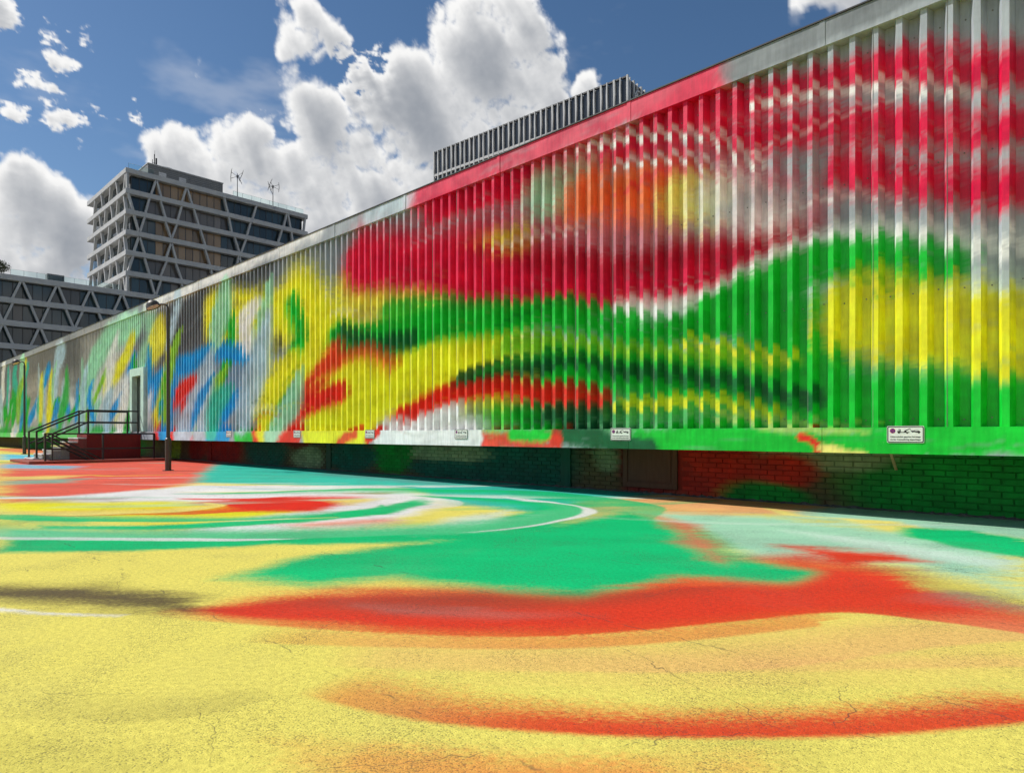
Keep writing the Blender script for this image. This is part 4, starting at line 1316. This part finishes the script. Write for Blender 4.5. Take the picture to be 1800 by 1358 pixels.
sign0 = make_sign()
sign_spots = [(2.04, 'tow-away sign on the bright green fascia at the right, nearest and largest of the signs'),
              (6.15, 'tow-away sign on the dark green fascia above the brown hatch'),
              (10.07, 'tow-away sign right of the white stretch of fascia, third from the right'),
              (13.36, 'tow-away sign left of the white stretch of fascia, fourth from the right'),
              (16.90, 'tow-away sign on the fascia where red meets yellow, fifth from the right'),
              (21.39, 'smallest and farthest tow-away sign, right of the brown street lamp')]
for k, (s_, lab) in enumerate(sign_spots):
    t = sign0 if k == 0 else copy_tree(sign0)
    t.location = (-s_, HALL_Y - .052, SK1 - .088)
    t['label'] = lab

# ------------------------------------------------------------------ office tower and wing
FX = -129.3
SLAB_TOP, STOREY, SLAB_H = 48.2, 3.64, .90
TOWER_Y0, TOWER_Y1 = 36.2, 71.3
TOWER_D = 25.2

tower = empty('office_tower', 'grey office tower with slanted white struts rising behind the hall', 'building')
wing = empty('office_wing', 'lower office block with zigzag struts beside the tower at the left edge', 'building')


def strut(parent, x, ya, za, yb, zb, face='x'):
    m = MB()
    if face == 'x':
        m.prism([(ya - .175, za), (ya + .175, za), (yb + .175, zb), (yb - .175, zb)], 'x', x - .62, x - .10)
    else:
        m.prism([(ya - .175, za), (ya + .175, za), (yb + .175, zb), (yb - .175, zb)], 'y', x + .10, x + .62)
    return m.build('strut', M['concrete'], parent)


TOWER_COLUMNS = [
    [(35.81, 36.56), (41.21, 40.41), (41.3, 42.07), (46.47, 45.69), (46.64, 47.49), (53.54, 54.28), (60.02, 59.24), (66.58, 65.94), (66.87, 67.43), (70.78, 70.47)] ,
    [(36.71, 37.47), (40.1, 39.47), (42.01, 42.82), (45.63, 44.96), (47.84, 48.7), (54.46, 55.02), (58.84, 58.07), (65.52, 64.69), (67.64, 68.07)] ,
    [(37.62, 38.39), (39.32, 38.54), (42.82, 43.8), (44.79, 43.9), (49.05, 49.93), (55.59, 56.53), (57.87, 56.91)] ,
    [(38.39, 37.62), (38.48, 39.32), (43.8, 42.98), (43.9, 44.62), (49.93, 50.82), (56.42, 55.77), (56.57, 57.1)] ,
    [(37.47, 36.71), (39.32, 40.1), (42.98, 42.01), (44.62, 45.63), (51.0, 51.72)] ,
    [(36.56, 35.81), (40.26, 41.05), (42.01, 41.21), (45.63, 46.47)] ,
]
PW = 1.32
pane_cache = {}


def pane(parent, mat, c, w, h, face):
    key = (mat, round(w, 3), round(h, 3), face)
    if key not in pane_cache:
        me = bpy.data.meshes.new('pane')
        m = MB()
        if face == 'x':
            m.box(-.02, .02, -w / 2, w / 2, -h / 2, h / 2)
        else:
            m.box(-w / 2, w / 2, -.02, .02, -h / 2, h / 2)
        me.from_pydata(m.v, [], m.f); me.materials.append(M[mat]); me.update()
        pane_cache[key] = me
    o = link('pane', pane_cache[key], parent, c)
    return o


def storey(parent, k, y0, y1, blinds):
    """slab edge, glazing set back behind the struts"""
    zt = SLAB_TOP - STOREY * k
    zb = zt - SLAB_H
    z0 = zt - STOREY
    g = FX - 1.15
    hh = zb - z0
    n = int((y1 - y0 - .6) / PW)
    mull = MB()
    for q in range(n):
        yc = y0 + .4 + PW * (q + .5)
        mat = 'glass'
        for a, b, mm in blinds:
            if a < yc < b:
                mat = mm
        o = pane(parent, mat, (g, yc, z0 + hh / 2), PW - .10, hh - .08, 'x')
        o.rotation_euler = (rng.uniform(-.004, .004), rng.uniform(-.004, .004), rng.uniform(-.004, .004))
    key = ('mullion', round(hh, 3))
    if key not in pane_cache:
        me = bpy.data.meshes.new('mullion'); q = MB().box(-.06, .06, -.05, .05, 0, hh)
        me.from_pydata(q.v, [], q.f); me.materials.append(M['frame']); me.update()
        pane_cache[key] = me
    for q in range(n + 1):
        link('mullion', pane_cache[key], parent, (g, y0 + .4 + PW * q, z0))
    mull.box(g - .05, g + .05, y0 + .35, y0 + .4 + PW * n + .05, z0, z0 + .05)
    mull.build('window_sill', M['frame'], parent)


nr = random.Random(12)
for k in range(6):
    zt = SLAB_TOP - STOREY * k
    MB().box(FX - TOWER_D, FX, TOWER_Y0, TOWER_Y1, zt - SLAB_H, zt).build('floor_slab', M['concrete'], tower, .05)
    bl = [(41.5, 53.0, 'blind')] if k in (0, 3, 2) else [(40.5, 52.5, 'blind_grey')] if k in (1, 4) else [(44, 47, 'blind_grey')]
    if k == 1:
        bl += [(47.5, 55, 'blind_grey')]
    storey(tower, k, TOWER_Y0 + .8, TOWER_Y1 - .6, bl)
    for a, b in TOWER_COLUMNS[k]:
        a = min(max(a, TOWER_Y0 + .3), TOWER_Y1 - .3); b = min(max(b, TOWER_Y0 + .3), TOWER_Y1 - .3)
        strut(tower, FX, a, zt - SLAB_H + .01, b, zt - STOREY - .01)
    # flank facing the hall's front: narrow bays
    zb = zt - SLAB_H; z0 = zt - STOREY
    for q in range(17):
        xc = FX - 1.4 - 1.4 * (q + .5)
        pane(tower, 'glass', (xc, TOWER_Y0 + 1.15, (zb + z0) / 2), 1.28, zb - z0 - .08, 'y')
    x = FX - .9; up = k % 2 == 0
    while x > FX - TOWER_D + .6:
        dx = .95
        a, b = (x, x - dx) if up else (x - dx, x)
        strut(tower, TOWER_Y0, a, zb + .01, b, z0 - .01, 'y')
        x -= nr.choice((3.2, 4.4, 5.2)); up = not up
MB().box(FX - TOWER_D + .8, FX - 1.25, TOWER_Y0 + 1.25, TOWER_Y1 - .9, SLAB_TOP - 6 * STOREY, SLAB_TOP - .4).build('core', M['core'], tower)
# wing below / beside
WY0 = -8.0
for k in range(6, 13):
    zt = SLAB_TOP - STOREY * k
    MB().box(FX - 15.6, FX + .003, WY0, TOWER_Y1 - .004, zt - SLAB_H, zt).build('floor_slab', M['concrete'], wing, .05)
    if k < 11:
        storey(wing, k, 8.0, 58.0, [(20.2, 21.6, 'blind_grey'), (33, 35, 'blind_grey'), (43, 46, 'blind')] if k % 2 else [(27, 30, 'blind_grey')])
    P = 4.78
    ph = 21.35 + (0 if ((k - 6) // 2) % 2 == 0 else P / 2)
    upper = (k - 6) % 2 == 0
    for q in range(-6, 10):
        y = ph + q * P
        if not WY0 + 1 < y < TOWER_Y1 - 3:
            continue
        for sgn in (-1, 1):
            a, b = (0.16, P / 4) if upper else (P / 4, P / 2 - .16)
            strut(wing, FX, y + sgn * a, zt - SLAB_H + .01, y + sgn * b, zt - STOREY - .01)
MB().box(FX - 15, FX - 1.25, WY0 + .5, TOWER_Y1 - .9, 0, SLAB_TOP - 6 * STOREY - .3).build('core', M['core'], wing)

# roof furniture
pr = empty('plant_room', 'grey flat-roofed plant room on top of the office tower', 'plant room')
MB().box(-146, -134.2, 41.3, 55.2, SLAB_TOP + .004, SLAB_TOP + 3.55).build('walls', M['concrete_dark'], pr, .04)
MB().box(-146.1, -134.08, 41.2, 55.3, SLAB_TOP + 3.552, SLAB_TOP + 3.70).build('roof', M['concrete'], pr)
for y in (43.2, 46.8):
    MB().box(-134.2, -134.16, y, y + 1.3, SLAB_TOP + .05, SLAB_TOP + 2.5).build('door', M['fin'], pr)
for k in range(9):
    MB().box(-134.2, -134.15, 41.35, 55.15, SLAB_TOP + .35 + k * .36, SLAB_TOP + .37 + k * .36).build('louvre', M['frame'], pr)
tag(MB().tube([(-137.5, 45.6, SLAB_TOP + 3.705), (-137.5, 45.6, SLAB_TOP + 4.5), (-137.5, 45.6, SLAB_TOP + 4.62)], [1.35, 1.35, 1.25], 24).build('roof_cowl', M['concrete'], None, smooth_shade=True),
    'round grey ventilation cowl on the plant room roof', 'vent')
ant = empty('antenna_mast', 'dark antenna mast on the left corner of the plant room', 'antenna')
for dy, h_, r_ in ((0, 2.6, .09), (.32, 1.9, .15), (-.35, 1.5, .05), (.05, 3.3, .03)):
    MB().tube([(-136, 43.0 + dy, SLAB_TOP + 3.70), (-136, 43.0 + dy, SLAB_TOP + 3.70 + h_)], r_, 8).build('aerial', M['rail'], ant)
MB().beam((-136, 42.6, SLAB_TOP + 4.6), (-136, 43.4, SLAB_TOP + 4.6), .06).build('bracket', M['rail'], ant)


def turbine(y, label, yaw):
    t = empty('wind_turbine', label, 'wind turbine', 'small wind turbines on the tower roof', (-131.3, y, SLAB_TOP))
    MB().tube([(0, 0, .0), (0, 0, 4.1), (0, 0, 4.6)], [.085, .07, .10], 10).build('mast', M['turbine'], t)
    MB().tube([(0, 0, 4.45), (0, 0, 4.95)], .17, 12).build('hub', M['turbine'], t)
    for q in range(3):
        a = yaw + q * 2 * math.pi / 3
        for zz in (-.55, .55):
            MB().tube([(0, 0, 4.72), (1.15 * math.cos(a + zz * .25), 1.15 * math.sin(a + zz * .25), 4.72 + zz)], .04, 6).build('arm', M['turbine'], t)
        pts = []
        for j in range(9):
            u = j / 8 - .5
            pts.append((1.22 * math.cos(a + u * .9), 1.22 * math.sin(a + u * .9), 4.72 + u * 2.5))
        MB().tube(pts, [.02, .05, .06, .06, .06, .06, .06, .05, .02], 6).build('blade', M['turbine'], t)


turbine(56.9, 'small vertical-axis wind turbine beside the plant room, left of the pair', .3)
turbine(64.4, 'small vertical-axis wind turbine near the right end of the roof', 1.1)


def balustrade(x, y0, y1, z, label, end=None):
    t = empty('glass_balustrade', label, 'balustrade')
    n = int((y1 - y0) / 1.7)
    for q in range(n):
        a = y0 + (y1 - y0) * q / n; b = y0 + (y1 - y0) * (q + 1) / n
        MB().box(x - .012, x + .012, a + .02, b - .02, z + .004, z + 1.0).build('glass_panel', M['clear'], t)
        MB().box(x - .02, x + .02, a - .016, a + .016, z + .004, z + 1.02).build('clamp', M['frame'], t)
    MB().box(x - .02, x + .02, y0, y1, z + 1.002, z + 1.03).build('top_rail', M['concrete'], t)


balustrade(FX - .5, 55.4, TOWER_Y1 - .8, SLAB_TOP, 'clear glass balustrade along the tower roof below the wind turbines')
balustrade(FX - .5, TOWER_Y0 + .6, 41.0, SLAB_TOP, 'short clear glass balustrade on the left corner of the tower roof')
balustrade(FX - .9, 20.0, 35.6, SLAB_TOP - 6 * STOREY, 'clear glass balustrade along the roof of the lower office block')
tag(MB().box(-132.4, -130.9, 25.0, 27.4, SLAB_TOP - 6 * STOREY + .004, SLAB_TOP - 6 * STOREY + 1.35).build('roof_unit', M['concrete_dark'], None, .04),
    'dark grey equipment box behind the glass on the lower roof', 'equipment box')
sh = empty('roof_shrub', 'bushy shrub on the lower office roof at the left edge of the picture', 'shrub', None, (-131.5, 18.4, SLAB_TOP - 6 * STOREY))
sr = random.Random(9)
tk = MB()
for q in range(7):
    a = q * .9
    tk.tube([(0, 0, 0), (.4 * math.cos(a), .4 * math.sin(a), .8), (1.0 * math.cos(a), 1.0 * math.sin(a), 1.7)], [.07, .05, .02], 6)
tk.build('trunk', M['bark'], sh)
cl = MB()
for q in range(2200):
    d = Vector((sr.gauss(0, 1), sr.gauss(0, 1), sr.gauss(0, 1))).normalized()
    rr = sr.uniform(.45, 1.0) ** .6
    lump = 1 + .22 * math.sin(d.x * 7 + 1) * math.sin(d.y * 6 + d.z * 5)
    p = Vector((d.x * 1.5, d.y * 1.7, 1.35 + d.z * 1.15)) * 1.0
    p = Vector((d.x * 1.45 * rr * lump, d.y * 1.75 * rr * lump, 1.4 + d.z * 1.1 * rr * lump))
    if p.z < .1:
        continue
    a = Vector((sr.gauss(0, 1), sr.gauss(0, 1), sr.gauss(0, 1))).normalized() * .10
    b = a.cross(d).normalized() * .06
    cl.add([p - a, p + b, p + a, p - b], [(0, 1, 2, 3)])
cl.build('crown', M['leaf'], sh, fix=False)

# ------------------------------------------------------------------ finned high-rise behind the hall
hr = empty('finned_high_rise', 'dark high-rise with close vertical stone fins rising above the red parapet', 'building', None, (-70.1, 104.6, 0))
hr.rotation_euler = (0, 0, R(4.0))
HL, HD, HT = 53.0, 18.0, 69.1
NB = 36
MOD = HL / NB
MB().box(-HL + .3, -.3, .45, HD - .3, 0, HT - .5).build('core', M['core'], hr)
fin_me = {}
for kind, (w0, w1, lean) in enumerate(((.26, .42, .10), (.38, .20, -.12), (.34, .34, .0))):
    m = MB()
    zs = [(0, w0, 0), (HT - 12.0, w0, 0), (HT - 5.9, w0 * .8, lean * .4), (HT - 2.5, (w0 + w1) / 2, lean), (HT, w1, lean * .3)]
    v = []; f = []
    for z, w, l in zs:
        v += [(l - w / 2, -.02, z), (l + w / 2, -.02, z), (l + w / 2, .44, z), (l - w / 2, .44, z)]
    for i in range(len(zs) - 1):
        for q in range(4):
            f.append((i * 4 + q, i * 4 + (q + 1) % 4, (i + 1) * 4 + (q + 1) % 4, (i + 1) * 4 + q))
    f += [(3, 2, 1, 0), tuple(len(v) - 4 + q for q in range(4))]
    me = bpy.data.meshes.new('fin'); me.from_pydata(v, [], f); me.materials.append(M['fin']); me.update()
    fin_me[kind] = me
scr = bpy.data.meshes.new('screen_panel'); q = MB().box(-MOD / 2 + .2, MOD / 2 - .2, -.02, .02, -2.55, 2.55); scr.from_pydata(q.v, [], q.f); scr.materials.append(M['slate'])
win = bpy.data.meshes.new('window'); q = MB().box(-MOD / 2 + .24, MOD / 2 - .24, -.02, .02, -1.15, 1.15); win.from_pydata(q.v, [], q.f); win.materials.append(M['glass'])
for q in range(NB + 1):
    link('fin', fin_me[q % 2 if q not in (0, NB) else 2], hr, (-q * MOD, 0, 0))
for q in range(NB):
    link('screen_panel', scr, hr, (-(q + .5) * MOD, .38, HT - 2.8))
    for st_ in range(3):
        link('window', win, hr, (-(q + .5) * MOD, .36, HT - 7.5 - 3.4 * st_))
for st_ in range(4):
    MB().box(-HL, 0, 0.03, .46, HT - 6.1 - 3.4 * st_, HT - 5.55 - 3.4 * st_).build('spandrel', M['fin'], hr)
MB().box(-HL, 0, .1, .44, HT - .35, HT - .05).build('coping', M['frame'], hr)
for q in range(1, 13):
    o = link('fin', fin_me[q % 2], hr, (0, q * MOD - .2, 0)); o.rotation_euler = (0, 0, R(90))
for q in range(12):
    o = link('screen_panel', scr, hr, (-.30, (q + .5) * MOD, HT - 2.8)); o.rotation_euler = (0, 0, R(90))
for st_ in range(4):
    MB().box(-.46, -.03, .47, HD, HT - 6.1 - 3.4 * st_, HT - 5.55 - 3.4 * st_).build('spandrel', M['fin'], hr)
# round emblem of curved bands on the narrow side
for j, (rad, a0, a1) in enumerate(((1.75, 20, 210), (1.35, 120, 330), (.95, 230, 430), (.55, 0, 200))):
    pts = [(.25, 4.4 + rad * math.cos(R(a0 + (a1 - a0) * t_ / 14)), HT - 3.4 + rad * math.sin(R(a0 + (a1 - a0) * t_ / 14))) for t_ in range(15)]
    MB().tube(pts, [.05] + [.17] * 13 + [.05], 8).build('emblem_band', M['fin'], hr, smooth_shade=True)
